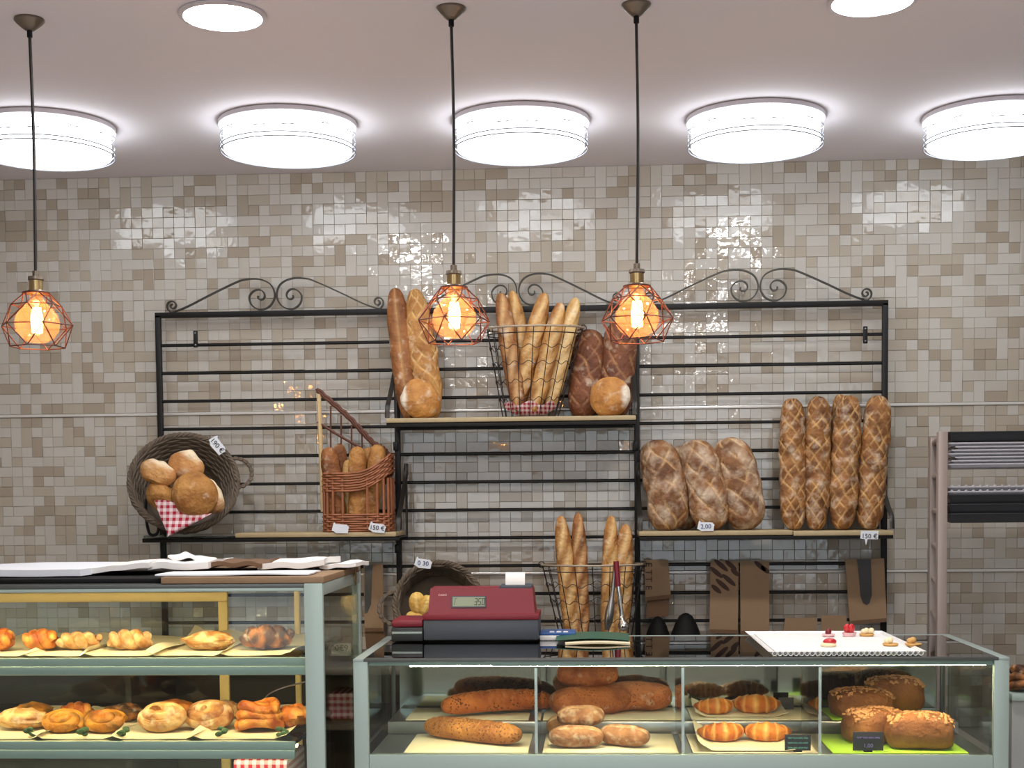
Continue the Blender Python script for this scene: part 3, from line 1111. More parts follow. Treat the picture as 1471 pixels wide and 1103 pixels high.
# ---- bread on the low shelf by the metal trolley
g3 = 'floury loaves on the low shelf'
for (pb, pt, pyt, wp, yb, yt, sd, lab) in ((962, 940, 633, 57, -.25, -.16, 11, 'floury brown loaf next to the rack post, first on the low shelf'),
                                           (1024, 994, 633, 54, -.26, -.17, 12, 'floury brown loaf above the handwritten 2,00 tag'),
                                           (1074, 1044, 630, 56, -.25, -.15, 13, 'floury loaf with whitest top, third from the rack post'),
                                           (985, 974, 640, 40, -.15, -.095, 14, 'darker loaf half hidden behind the first floury loaves')):
    stand('bread_loaf', pb, pt, pyt, yb, yt, ZR, wp, 'rustic', lab, g3, style='hatch', seed=sd, pe=5, qe=2.2, taper=-.03, sp=.075, bend=V((.012, -.01, 0)), lump=.09)
g4 = 'crusty baguettes on the low shelf'
for (pb, pt, pyt, wp, yb, yt, sd, lab) in ((1140, 1138, 572, 36, -.22, -.13, 21, 'crusty baguette beside the gap after the floury loaves'),
                                           (1172, 1176, 569, 35, -.22, -.13, 22, 'crusty baguette, second of the four standing upright'),
                                           (1209, 1219, 568, 39, -.22, -.13, 23, 'thickest dark crusty baguette, third of the four upright'),
                                           (1248, 1262, 568, 38, -.22, -.13, 24, 'crusty baguette nearest the metal tray trolley'),
                                           (1206, 1207, 566, 26, -.12, -.09, 25, 'dark baguette hidden behind the third crusty baguette')):
    stand('baguette', pb, pt, pyt, yb, yt, ZR - .004, wp, 'crusty', lab, g4, style='diamond', seed=sd, pe=6, qe=2.4, sp=.046, lump=.16, n=56)


# ------------------------------------------------------------------ price tags
def price_tag(px, py, Y, s, txt, label, rot=0.0, foot=0, tint='papercool', ink='ink', lab=None):
    c = at(px, py, Y)
    ca, sa = math.cos(rot), math.sin(rot)
    ux, uz = V((ca, 0, sa)), V((-sa, 0, ca))
    out = [(-1, -.35), (-.82, .45), (-.70, .62), (-.55, .42), (.72, .36), (1, .08), (.93, -.10), (.86, -.62), (-.5, -.62), (-.78, -.42)]
    if foot:
        out = [(-1, -.35), (-.95, .5), (1, .5), (.95, -.4), (-.18, -.42), (-.34, -1.1), (-.52, -.42)]
    poly = [c + ux * (x * s) + uz * (z * s) for x, z in out]
    t = thing('price_tag', label, 'price tag', V((c.x, Y, min(p.z for p in poly))), 'white cut-out price tags')
    mb = MB(); mb.smooth = False; mb.prism(poly, V((0, .0015, 0)))
    put('card', mb, tint, t)
    if txt:
        mb = text_mb(txt, s * .72, c - uz * (.10 * s) + V((0, -.0012, 0)), ux, uz)
        put('lettering', mb, ink, t)
    return t


price_tag(313, 639, -.39, .038, '190 €', 'white price tag tilted on the rim of the round grey basket', rot=-.85)
price_tag(489, 758, -.346, .034, '', 'blank violet-white price tag at the foot of the slanted basket', rot=-.03, tint='papercool')
price_tag(542, 757, -.346, .034, '150 €', 'white price tag reading 150 at the corner of the slanted basket', rot=-.1)
price_tag(1014, 755, -.346, .033, '2,00', 'handwritten price tag reading 2,00 before the floury loaves', rot=.02, ink='inkblue')
price_tag(1249, 769, -.348, .034, '150 €', 'white price tag with pointed foot under the crusty baguettes', rot=-.03, foot=1)
price_tag(608, 808, -.46, .034, '0 30', 'white price tag on the rim of the basket behind the till', rot=-.1, tint='papercool', ink='inkblue')


# ------------------------------------------------------------------ round grey wicker baskets
def round_basket(c, axis, R, r0, depth, label, handles, mt_='wicker_grey'):
    axis = V(axis).normalized()
    q = axis.to_track_quat('Z', 'Y').to_matrix().to_4x4()
    mx = Matrix.Translation(V(c)) @ q
    low = min((mx @ V((R * math.cos(g), R * math.sin(g), h))).z for g in [i * PI / 12 for i in range(24)] for h in (0, -depth))
    k = thing('wicker_basket', label, 'basket', V((c.x, c.y, low)), 'round grey wicker baskets')
    mb = MB(); mb.lathe([(.001, -depth + .004), (r0 * .7, -depth + .003), (r0, -depth + .012), (R * .99, -.004), (R + .004, 0), (R + .004, -.004), (r0 + .008, -depth), (.001, -depth - .002)], (0, 0, 0), 40)
    put('basket_wall', mb.xf(mx), mt_, k)
    nrow = 15
    mb = MB()
    for i in range(nrow):
        h = i / (nrow - 1)
        rr = r0 + (R - r0) * h ** .8 + .004
        mb.tube([V(((rr + .004 * math.cos(14 * g + PI * i)) * math.cos(g), (rr + .004 * math.cos(14 * g + PI * i)) * math.sin(g), -depth + .012 + (depth - .016) * h + .002 * math.sin(9 * g + i))) for g in [2 * PI * j / 84 for j in range(84)]], .0062, 5, closed=True)
        if i > 3:
            ri = rr - .013
            mb.tube([V(((ri + .003 * math.cos(14 * g + PI * i)) * math.cos(g), (ri + .003 * math.cos(14 * g + PI * i)) * math.sin(g), -depth + .012 + (depth - .016) * h)) for g in [2 * PI * j / 84 for j in range(84)]], .0055, 5, closed=True)
    put('weave', mb.xf(mx), mt_, k)
    for s in range(3):
        mb = MB()
        mb.tube([V(((R + .002 + .006 * math.cos(22 * g + s * 2.1)) * math.cos(g), (R + .002 + .006 * math.cos(22 * g + s * 2.1)) * math.sin(g), .002 + .006 * math.sin(22 * g + s * 2.1))) for g in [2 * PI * j / 150 for j in range(150)]], .0058, 5, closed=True)
        put('rim_strand', mb.xf(mx), mt_, k)
    for g in handles:
        for s in range(2):
            mb = MB()
            pts = []
            for j in range(25):
                t = PI * j / 24
                tw = s * PI + j * 1.1
                pts.append(V((R * math.cos(g) + math.cos(g) * .062 * math.sin(t) - math.sin(g) * .06 * math.cos(t) + .004 * math.cos(tw),
                              R * math.sin(g) + math.sin(g) * .062 * math.sin(t) + math.cos(g) * .06 * math.cos(t) + .004 * math.sin(tw), .004)))
            mb.tube(pts, .006, 6)
            put('handle', mb.xf(mx), mt_, k)
    return k, mx


# handle angles: local frame of to_track_quat(Z, Y)
cB = at(264, 692, -.30)
bk, mx = round_basket(cB, (.22, -.86, .42), .205, .135, .17, 'big round grey wicker basket of rolls, tipped toward the viewer on the low shelf', [])


def handle_on(k, mx, R, wx, wz, mt_='wicker_grey'):
    """twisted handle on the rim, at the side that points to world direction (wx, wz)"""
    best = max([2 * PI * i / 72 for i in range(72)], key=lambda g: (mx.to_3x3() @ V((math.cos(g), math.sin(g), 0))).dot(V((wx, 0, wz))))
    g = best
    for s in range(2):
        mb = MB(); pts = []
        for j in range(25):
            t = PI * j / 24; tw = s * PI + j * 1.1
            pts.append(V((R * math.cos(g) + math.cos(g) * .062 * math.sin(t) - math.sin(g) * .065 * math.cos(t) + .004 * math.cos(tw),
                          R * math.sin(g) + math.sin(g) * .062 * math.sin(t) + math.cos(g) * .065 * math.cos(t) + .004 * math.sin(tw), .004)))
        mb.tube(pts, .006, 6)
        put('handle', mb.xf(mx), mt_, k)


handle_on(bk, mx, .205, 1, .35)
g5 = 'rolls in the big round basket'
for (x0, y0, x1, y1, wp, Y, mt_, lab, sd) in ((202, 668, 252, 690, 36, -.41, 'roll', 'brown oval roll with white tip near the basket rim', 31),
                                              (243, 660, 292, 680, 42, -.36, 'roll', 'torn pale roll at the top of the heap in the round basket', 32),
                                              (248, 700, 312, 722, 62, -.43, 'bag', 'largest golden roll in front in the round basket', 33),
                                              (214, 696, 252, 730, 42, -.40, 'bag', 'golden roll half covered by the gingham napkin', 34),
                                              (285, 690, 318, 735, 36, -.39, 'roll', 'roll tucked behind the largest golden roll', 35)):
    r = wp / 2 / 378
    bread('bread_roll', at(x0, y0, Y), at(x1, y1, Y), r, r * .8, mt_, lab, g5, pe=2.4, qe=2, lump=.3, style='round' if sd in (31, 32, 35) else 'plain', seed=sd, n=26, m=20)
A, B, C_ = at(222, 719, -.46), at(306, 737, -.45), at(242, 771, -.50)
D_ = at(268, 716, -.40)
mb = MB()
mb.sheet(lambda u, v: (A.lerp(B, u)).lerp(C_, v) + V((0, -.015 * math.sin(PI * u) - .01 * math.sin(7 * u + 4 * v) * (1 - v), .012 * math.sin(PI * u * 2) * (1 - v))), 16, 12, V((0, .003, 0)))
put('gingham_napkin', mb, 'gingham', label='red and white gingham napkin hanging out of the big round basket', cat='napkin')
# wire loop that holds the basket
p = at(214, 735, -.33)
mb = MB(); mb.tube(spline([p + V((-.01, 0, .05)), p + V((-.012, 0, -.02)), p + V((.0, 0, -.085)), p + V((.03, 0, -.085)), p + V((.04, 0, -.04))], 6), .006, 6)
put('basket_loop', mb, 'iron', bk, label='black iron loop')

# basket behind the till
cB2 = at(630, 868, -.40)
bk2, mx2 = round_basket(cB2, (.12, -.93, .30), .165, .155, .17, 'round grey wicker basket of yellow rolls standing behind the till', [])
handle_on(bk2, mx2, .165, -1, -.1)
g6 = 'yellow rolls behind the till'
for (x0, y0, x1, y1, wp, lab, sd) in ((598, 850, 601, 882, 24, 'upright yellow roll in the basket behind the till', 41), (617, 855, 606, 884, 22, 'yellow roll leaning on the upright one, partly behind the till', 42), (583, 884, 612, 889, 17, 'flat yellow roll lying above the red keypad', 43)):
    r = wp / 2 / 385
    bread('bread_roll', at(x0, y0, -.47), at(x1, y1, -.47), r, r * .8, 'rollyellow', lab, g6, pe=2.4, qe=2, style='seam', seed=sd, n=26, m=20)

# ------------------------------------------------------------------ tall slanted basket of short baguettes
YB0 = -.23
xa, xb = at(461, 750, -.33).x, at(559, 750, -.33).x
hb = thing('slanted_basket', 'reddish wicker basket with tall slanted back, standing on the low shelf beside the post', 'basket', ((xa + xb) / 2, YB0, ZL))


def foot(t, grow=0.0):
    """rounded-rectangle footprint, t in 0..1"""
    a = 2 * PI * t
    cx_, sx_ = math.cos(a), math.sin(a)
    ex = .55
    return V(((xa + xb) / 2 + math.copysign(abs(cx_) ** ex, cx_) * ((xb - xa) / 2 + grow), YB0 + math.copysign(abs(sx_) ** ex, sx_) * (.095 + grow), 0))


def band(z0, z1, rows_, rise=0.0):
    mb = MB()
    for i in range(rows_):
        h = z0 + (z1 - z0) * i / (rows_ - 1)
        pts = []
        for j in range(90):
            t = j / 90
            p = foot(t, .004 * math.cos(22 * PI * t + PI * i))
            fx = max(0, (p.x - (xa + .45 * (xb - xa))) / (xb - xa))
            pts.append(p + V((0, 0, h + rise * fx * fx * 4)))
        mb.tube(pts, .0048, 5, closed=True)
    return mb


put('base_weave', band(ZL + .006, ZL + .068, 8), 'wicker_red', hb)
zw = at(500, 705, -.33).z
put('upper_weave', band(zw, zw + .068, 8, .06), 'wicker_red', hb)
for i in range(20):
    t = (i + .5) / 20
    p = foot(t)
    mb = MB(); mb.tube([p + V((0, 0, ZL + .01)), p + V((0, 0, zw + .05))], .0055, 6); put('stake', mb, 'wicker_red', hb)
mb = MB(); mb.box((xa + .01, YB0 - .085, ZL + .001), (xb - .01, YB0 + .085, ZL + .010)); put('base', mb, 'wicker_dark', hb)
pT, pE = at(456, 560, -.15), at(560, 655, -.19)
for s in range(3):
    mb = MB()
    pth = spline([pT, at(500, 598, -.15), at(534, 634, -.16), at(554, 648, -.18), at(563, 672, -.21)], 8)
    mb.tube([q + V((.0055 * math.cos(i * 1.0 + s * 2.1), 0, .0055 * math.sin(i * 1.0 + s * 2.1))) for i, q in enumerate(pth)], .0075, 6)
    put('slanted_edge', mb, 'wicker_dark', hb)
mb = MB(); mb.tube(spline([at(456, 606, -.15), at(488, 626, -.15), at(518, 643, -.15)], 6), .006, 6); put('inner_rail', mb, 'wicker_dark', hb)
mb = MB(); mb.tube([at(458, 566, -.15), at(464, 735, -.15)], .009, 8); put('pole', mb, 'cane', hb, label='pale peeled cane pole')
for px in (475, 490, 505, 520, 535):
    yt = 562 + (px - 456) * .90
    mb = MB(); mb.tube([at(px, yt + 4, -.15), at(px, 700, -.15)], .0035, 6); put('thin_stake', mb, 'wicker_dark', hb)
g7 = 'short baguettes in the slanted basket'
for (pb, pt, pyt, wp, mt_, yb, lab, sd) in ((486, 471, 642, 27, 'bagdark', -.27, 'brown short baguette nearest the pale cane pole', 51), (494, 487, 637, 22, 'bagdark', -.20, 'brown short baguette behind, second from the cane pole', 52),
                                          (513, 513, 641, 27, 'bag', -.28, 'golden short baguette in the middle of the slanted basket', 53), (530, 529, 642, 20, 'bag', -.19, 'golden short baguette behind the middle one', 54),
                                          (527, 544, 638, 27, 'bag', -.24, 'golden short baguette leaning toward the rack post', 55), (505, 500, 660, 18, 'bagpale', -.25, 'pale thin bread showing low between the short baguettes', 56)):
    stand('short_baguette', pb, pt, pyt, yb, yb + .02, ZL + .012, wp, mt_, lab, g7, style='plain', seed=sd, pe=6, lump=.1)

# ------------------------------------------------------------------ lower wire basket with four baguettes and tongs
k2, cb2 = wire_basket(778, 924, 812, 808, 902, ZCT, -.30, 'conical wire basket of four baguettes standing on the back counter', cloth=False)
g8 = 'baguettes in the lower wire basket'
for (pb, pt, pyt, wp, mt_, sd, lab) in ((824, 805, 740, 26, 'bag', 61, 'golden baguette nearest the till in the lower wire basket'), (836, 830, 736, 23, 'bagdark', 62, 'browner baguette, second from the till in the lower wire basket'),
                                        (872, 878, 740, 24, 'bag', 63, 'golden baguette, taller one behind the tongs'), (888, 899, 752, 28, 'bag', 64, 'baguette nearest the kraft bags in the lower wire basket')):
    stand('baguette', pb, pt, pyt, -.31, -.28, ZCT + .01, wp, mt_, lab, g8, style='slash', seed=sd, nslash=4, slant=.3)
Yt = -.43
t = thing('serving_tongs', 'steel serving tongs with red grips hanging on the lower wire basket', 'tongs', at(890, 912, Yt))
a, b, c, d = at(885, 806, Yt), at(888, 842, Yt), at(894, 890, Yt), at(898, 906, Yt)
mb = MB(); mb.tube([a, b], .011, 8); put('grip', mb, 'redplastic', t, label='red grip')
mb = MB(); mb.tube(spline([b, c, d], 5), [.0085] * 5 + [.010, .019, .022, .021, .017, .008], 10); put('arm', mb, 'chrome', t)
a, b, c = at(884, 808, Yt + .02), at(880, 850, Yt + .02), at(872, 905, Yt + .02)
mb = MB(); mb.tube(spline([a, b, c], 5), [.0075] * 6 + [.010, .015, .018, .016, .008], 10); put('arm', mb, 'steel', t)


# ------------------------------------------------------------------ kraft bags hung on the rails
def kraft(pts, Y, label, th=.006, mt_='kraft', group='kraft bread bags hung on the rack'):
    P = [at(px, py, Y) for px, py in pts]
    t = thing('kraft_bag', label, 'paper bag', V((sum(p.x for p in P) / len(P), Y, min(p.z for p in P))), group)
    mb = MB(); mb.smooth = False; mb.prism(P, V((0, th, 0)))
    put('bag_body', mb, mt_, t)
    lo = sorted(P, key=lambda p: p.z)[:2]
    lo.sort(key=lambda p: p.x)
    mb = MB(); mb.smooth = False
    mb.prism([lo[0] + V((.001, -.0025, .012)), lo[1] + V((-.001, -.0025, .012)), lo[1] + V((-.002, -.0025, -.003)), lo[0] + V((.002, -.0025, -.003))], V((0, .002, 0)))
    put('bottom_fold', mb, 'kraftdark' if mt_ == 'kraft' else mt_, t)
    return t


YK = -.082
b1 = kraft([(926, 804), (960, 804), (964, 858), (927, 862)], YK, 'short kraft bag with printed letters hung next to the lower wire basket')
for i, (ch, py) in enumerate((('E', 811), ('T', 822), ('T', 832), ('E', 844))):
    put('lettering', text_mb(ch, .036, at(931.5, py, YK - .001), V((0, 0, -1)), V((1, 0, 0))), 'print', b1)
kraft([(930, 858), (962, 856), (960, 884), (928, 886)], YK + .010, 'brown lower flap of kraft bag showing under the lettered bag', mt_='kraftdark')


def oval(px, py, L, W, ang, Y):
    c = at(px, py, Y); ux = V((math.cos(ang), 0, math.sin(ang))); uz = V((-math.sin(ang), 0, math.cos(ang)))
    return [c + ux * (L * math.cos(g)) + uz * (W * math.sin(g)) for g in [2 * PI * i / 16 for i in range(16)]]


b2 = kraft([(1021, 806), (1061, 806), (1060, 909), (1019, 908)], YK - .004, 'long kraft bag printed with rows of dark loaves')
for px, py, l in ((1036, 812, .036), (1050, 812, .03), (1029, 822, .034), (1047, 833, .036), (1038, 840, .036), (1029, 846, .026), (1056, 822, .022)):
    mb = MB(); mb.smooth = False; mb.prism(oval(px, py, l, .0095, -.72, YK - .0055), V((0, .001, 0))); put('printed_loaf', mb, 'print', b2)
b3 = kraft([(1063, 806), (1105, 806), (1105, 910), (1064, 910)], YK, 'long kraft bag with one small dark print at its top corner')
for px, py, l in ((1092, 813, .03), (1099, 818, .022)):
    mb = MB(); mb.smooth = False; mb.prism(oval(px, py, l, .0095, -.72, YK - .0015), V((0, .001, 0))); put('printed_loaf', mb, 'print', b3)
b4 = kraft([(1214, 803), (1270, 802), (1274, 892), (1221, 896)], YK - .004, 'wide kraft bag with dark oval window hung at the end of the rack')
mb = MB(); mb.smooth = False
mb.prism([at(px, py, YK - .0055) for px, py in ((1231, 803), (1251, 803), (1252, 830), (1252.5, 855), (1249, 866), (1245, 869), (1240, 866), (1236, 856), (1234, 830))], V((0, .001, 0)))
put('window', mb, 'film', b4, label='dark oval window')
kraft([(1128, 888), (1174, 887), (1174, 925), (1122, 925)], YK - .002, 'low kraft bag behind the white tray, nearer the lettered bags')
kraft([(1180, 884), (1216, 884), (1218, 925), (1180, 925)], YK + .004, 'low kraft bag behind the strawberry tartlet')
b5 = kraft([(522, 810), (550, 810), (551, 906), (524, 906)], YK - .004, 'kraft bag with dark window between the tall case and the till')
mb = MB(); mb.smooth = False
mb.prism([at(px, py, YK - .0055) for px, py in ((524, 811), (535, 811), (534, 845), (533, 868), (528, 880), (524, 881))], V((0, .001, 0)))
put('window', mb, 'film', b5, label='dark window')
kraft([(524, 907), (552, 907), (556, 931), (526, 931)], YK + .006, 'lower kraft bag peeking out below the windowed bag', mt_='kraftdark')
for i, (px, py, wp, lab) in enumerate(((945, 885, 36, 'smaller black mitt-shaped cap standing below the lettered bag'), (985, 880, 42, 'taller black mitt-shaped cap, nearer the long printed bag'))):
    c = at(px, py, -.20)
    r = wp / 2 / 364
    mb = MB()
    mb.lathe([(r * 1.25, ZCT), (r * 1.2, ZCT + .03), (r * .95, c.z - .075), (r * .72, c.z - .040), (r * .45, c.z - .013), (r * .2, c.z - .003), (.001, c.z)], V((c.x, -.20, 0)), 24)
    put('oven_mitt', mb, 'black', label=lab, cat='mitt', group='black mitts on the back counter')

# ------------------------------------------------------------------ display cases
YF_, YB_ = -1.79, -1.13


def cake(name, c, L, W, H, ang, label, group, seed):
    """tin loaf with rounded shoulders and a crumbly sugar topping"""
    t = thing(name, label, 'cake', c, group)
    rot = Matrix.Rotation(ang, 4, 'Z')
    rn = random.Random(seed)
    n, m = 22, 22
    vs, fs = [], []
    for i in range(n + 1):
        u = i / n
        e = abs(2 * u - 1)
        s = (1 - e ** 7) ** (1 / 3.2) if e < 1 else 0
        for j in range(m):
            a = 2 * PI * j / m
            cx_, sz_ = math.cos(a), math.sin(a)
            y = math.copysign(abs(cx_) ** .55, cx_) * W / 2 * s * (1 + .06 * sz_)
            zz = H * (.48 + .50 * math.copysign(abs(sz_) ** (.5 if sz_ < 0 else .8), sz_) * s)
            zz = max(zz, 0) + .012 * (1 - e * e) * (sz_ > .3)
            q = V(((u - .5) * L, y, zz))
            q += q.normalized() * (.006 * noise.noise(q * 28 + V((seed, 0, 0))))
            q.z = max(q.z, 0)
            vs.append(V(c) + rot @ q)
    for i in range(n):
        for j in range(m):
            fs.append((i * m + j, i * m + (j + 1) % m, (i + 1) * m + (j + 1) % m, (i + 1) * m + j))
    put('crust', MB().add(vs, fs, 0, [1e-6] * len(vs)), 'cake', t)
    mb = MB()
    for k in range(260):
        x, y = rn.uniform(-.47, .47) * L, rn.uniform(-.44, .44) * W
        e = abs(2 * x / L)
        cc = abs(2 * y / W) ** (1 / .55)
        zz = H * (.48 + .50 * max(0, 1 - cc * cc) ** .4 * (1 - e ** 7) ** (1 / 3.2)) + .010 * (1 - e * e)
        r = rn.uniform(.003, .0075)
        mb.ball(V(c) + rot @ V((x, y, zz)), (r, r, r * .8), 5, 4)
    put('crumb_topping', mb, 'crumb', t, kind='stuff')
    return t


def croissant(c, L, ang, label, group, seed, lift=0.0):
    c = V(c)
    n, m = 42, 18
    vs, at_, fs = [], [], []
    ux, uy = V((math.cos(ang), math.sin(ang), 0)), V((-math.sin(ang), math.cos(ang), 0))
    R = L * .19
    for i in range(n + 1):
        u = i / n
        th = (u - .5) * 2.5
        p = ux * (math.sin(th) * L * .47) + uy * ((math.cos(th) - .6) * L * .44)
        tn = (ux * math.cos(th) - uy * math.sin(th) * .94).normalized()
        sd = V((0, 0, 1)).cross(tn)
        g = abs((u - .5) * 7.4) % 1.0
        r = R * (max(0.02, math.sin(PI * min(1, max(0, u)))) ** .75) * (1 + .20 * (1 - g) - .1)
        for j in range(m):
            a = 2 * PI * j / m
            rr = r * (1 + .05 * noise.noise(p * 60 + V((a, seed, 0))))
            vs.append(c + p + V((0, 0, R * .85)) + sd * math.cos(a) * rr + V((0, 0, 1)) * max(-R * .84, math.sin(a) * rr))
            at_.append(max(0, .8 - g * 2.2) if g < .4 else 0)
    for i in range(n):
        for j in range(m):
            fs.append((i * m + j, i * m + (j + 1) % m, (i + 1) * m + (j + 1) % m, (i + 1) * m + j))
    return put('croissant', MB().add(vs, fs, 0, at_), 'croissant', label=label, cat='croissant', group=group)


def swirl(c, W, H, mt_, label, group, kind, seed):
    """sweet pastry: 'coil' (spiral bun), 'twist' (two ropes), 'fold' (stacked folds), 'flat'"""
    c = V(c)
    rn = random.Random(seed)
    mb = MB()
    if kind == 'coil':
        r = H * .27
        pts, rs = [], []
        for i in range(60):
            t = i / 59
            a = t * 2 * PI * 2.1 + seed
            q = W / 2 - r * .7 - (W / 2 - r) * .86 * t
            pts.append(c + V((q * math.cos(a), q * .8 * math.sin(a), r * .95 + H * .28 * t)))
            rs.append(r * (.6 + .4 * min(1, t * 6)))
        mb.tube(pts, rs, 10)
        mb.ball(c + V((0, 0, H * .3)), (W * .40, W * .32, H * .3), 14, 8)
        tm = Matrix.Translation(c) @ Matrix.Rotation(math.radians(38), 4, 'X') @ Matrix.Scale(.8, 4, V((0, 1, 0))) @ Matrix.Translation(-c)
        mb.v = [tm @ p for p in mb.v]
    elif kind == 'twist':
        r = H * .36
        for s in range(2):
            pts, rs = [], []
            for i in range(46):
                t = i / 45
                a = t * 2 * PI * 1.7 + s * PI + seed
                pts.append(c + V(((t - .5) * (W - 2 * r), r * .9 * math.cos(a), H * .5 + r * .55 * math.sin(a))))
                rs.append(r * (.55 + .5 * math.sin(PI * t)))
            mb.tube(pts, rs, 10)
    elif kind == 'fold':
        for k in range(3):
            h = H * (.22 + .27 * k)
            r = H * .2
            w_ = W * (.5 - .06 * k)
            pts = [c + V((w_ * (math.cos(a)) * .9 + rn.uniform(-.003, .003), .045 * math.sin(a), h + .008 * math.sin(2 * a + k + seed))) for a in [2 * PI * i / 28 for i in range(28)]]
            mb.tube(pts, r, 10, closed=True)
            mb.ball(c + V((0, 0, h)), (w_ * .8, .04, r * .9), 12, 6)
    else:
        mb.ball(c + V((0, 0, H * .45)), (W / 2, .05, H * .52), 26, 14, fn=lambda d: 1 + .22 * noise.noise(d * 2.6 + V((seed, 1, 2))) + .06 * noise.noise(d * 8 + V((seed, 1, 2))))
    low = min(p.z for p in mb.v)
    mb.v = [p + V((0, 0, c.z - low)) for p in mb.v]
    zr = max(p.z for p in mb.v) - c.z
    mb.at = [max(0, min(1, .5 - noise.noise(p * 40 + V((seed, 0, 0))) * 1.6 - (p.z - c.z) / zr * .5)) * .9 for p in mb.v]
    return put('sweet_pastry', mb, mt_, label=label, cat='pastry', group=group)


def crumple(x0, x1, y0, y1, z, amp, seed, curl=.02):
    def fn(u, v):
        n_ = noise.noise(V((u * 3.1 + seed, v * 2.3, seed * 1.7)))
        e = max(0, abs(2 * u - 1) - .75) * 4
        back_ = max(0, v - .75) * 4
        return V((x0 + (x1 - x0) * u, y0 + (y1 - y0) * v, z + .003 + amp * (n_ + .5) * (.3 + .7 * v) + curl * (e + back_) * (1 + n_)))
    return MB().sheet(fn, 16, 10, .0012)


def cloth_label(s):
    return s


# ---------- low case
xl, xr = at(508, 1010, YF_).x, at(1450, 1010, YF_).x
zt = at(980, 945.5, YF_).z
zd = at(980, 1084, YF_ + .03).z
lc = thing('glass_display_case', 'low glass display case with bread, under the till and white tray', 'display case', ((xl + xr) / 2, (YF_ + YB_) / 2, 0), 'glass bakery display cases')
pw = .042
for x in (xl, xr - pw):
    mb = MB(); mb.box((x, YF_, zd - .1), (x + pw, YF_ + .02, zt - .004), bev=.003); put('front_post', mb, 'alu', lc)
    mb = MB(); mb.box((x + .014, YB_ - .012, zd - .1), (x + .028, YB_, zt - .004), bev=.002); put('rear_post', mb, 'aludark', lc)
mb = MB(); mb.box((xl + pw, YF_, zd - .075), (xr - pw, YF_ + .025, zd + .004), bev=.003); put('bottom_rail', mb, 'alu', lc)
mb = MB(); mb.box((xl, YF_ + .004, .06), (xr, YB_, zd - .075), bev=.004); put('base_cabinet', mb, 'aludark', lc)
mb = MB(); mb.box((xl + .02, YF_ + .03, 0), (xr - .02, YB_, .06)); put('plinth', mb, 'black', lc)
mb = MB(); mb.box((xl + pw, YF_ + .008, zd), (xr - pw, YF_ + .013, zt - .01)); put('front_pane', mb, 'glass', lc)
for x in (xl + .006, xr - .011):
    mb = MB(); mb.box((x, YF_ + .022, zd), (x + .005, YB_ - .014, zt - .008)); put('side_pane', mb, 'glass', lc)
mb = MB(); mb.box((xl + .03, YF_ + .022, zt - .007), (xr - .03, YB_ - .035, zt)); put('top_pane', mb, 'topglass', lc)
mb = MB(); mb.box((xl, YF_ - .002, zt - .007), (xl + .03, YB_, zt), bev=.001); mb.box((xr - .03, YF_ - .002, zt - .007), (xr, YB_, zt), bev=.001); mb.box((xl + .03, YB_ - .035, zt - .007), (xr - .03, YB_, zt), bev=.001)
put('frosted_border', mb, 'frost', lc)
mb = MB(); mb.box((xl + .03, YF_ - .002, zt - .008), (xr - .03, YF_ + .022, zt + .0005), bev=.002); put('top_rail', mb, 'aludark', lc)
mb = MB(); mb.box((xl + pw, YF_ + .014, zt - .0205), (xr - pw, YF_ + .034, zt - .009), bev=.001); mb.box((at(706, 955, YF_).x, YF_ + .0135, zt - .0226), (xr - pw, YF_ + .0165, zt - .019)); put('lamp_channel', mb, 'alu', lc)
mb = MB(); mb.box((xl + .16, YF_ + .018, zt - .0236), (xr - .06, YF_ + .031, zt - .0206)); put('led_strip', mb, 'led', lc)
mb = MB(); mb.box((xl + pw, YF_ + .026, zd - .02), (xr - pw, YB_ - .016, zd)); put('deck', mb, 'steel', lc)
zs_ = zd + .040
ys_ = YF_ + .37
mb = MB(); mb.box((xl + pw, ys_, zd), (xr - pw, YB_ - .016, zs_), bev=.003); put('step', mb, 'steel', lc)
zdm = (zd + zt) / 2
for k in range(4):
    xa_, xb_ = xl + pw + (xr - xl - 2 * pw) * k / 4, xl + pw + (xr - xl - 2 * pw) * (k + 1) / 4
    mb = MB(); mb.box((xa_, YB_ - .010 + .004 * (k % 2), zd), (xb_, YB_ - .006 + .004 * (k % 2), zt - .03)); put('rear_door', mb, 'mirror', lc)
mb = MB(); mb.box((xl + pw, YB_ - .016, zt - .03), (xr - pw, YB_, zt - .008)); put('rear_rail', mb, 'alu', lc)
for px in (770, 981, 1178):
    x = at(px, 1000, YF_ + .03).x
    mb = MB(); mb.box((x - .0025, YF_ + .035, zd), (x + .0025, ys_ - .004, zt - .032)); put('divider', mb, 'acryl', lc)
    mb = MB(); mb.box((x - .004, YF_ + .03, zd), (x + .004, YF_ + .036, zt - .03)); put('divider_edge', mb, 'chrome', lc)


def low(px, y):
    return at(px, 1060, y).x


gm = 'cream mats in the low case'
labs = ['cream mat under the seeded gold loaf, front deck', 'cream mat under the floury rolls', 'cream mat under the front pair of croissants', 'cream mat on the raised step under the seeded orange loaf', 'cream mat on the raised step under the soft brown loaves', 'cream mat on the raised step under the rear croissants']
for i, (a, b) in enumerate(((590, 762), (782, 970), (990, 1168))):
    for lev, (y0, y1, z0) in enumerate(((YF_ + .04, ys_ - .01, zd), (ys_ + .02, YB_ - .03, zs_))):
        xm = (y0 + y1) / 2
        mb = MB(); mb.box((low(a, xm), y0, z0 + .0004), (low(b, xm), y1, z0 + .004), bev=.001)
        put('cream_mat', mb, 'parch', label=labs[i + 3 * lev], cat='mat', group=gm)
mb = MB(); mb.box((low(1184, -1.6), YF_ + .04, zd + .0004), (low(1372, -1.6), ys_ - .01, zd + .004), bev=.001); put('lime_mat', mb, 'lime', label='lime green mat under the front crumb cakes', cat='mat')
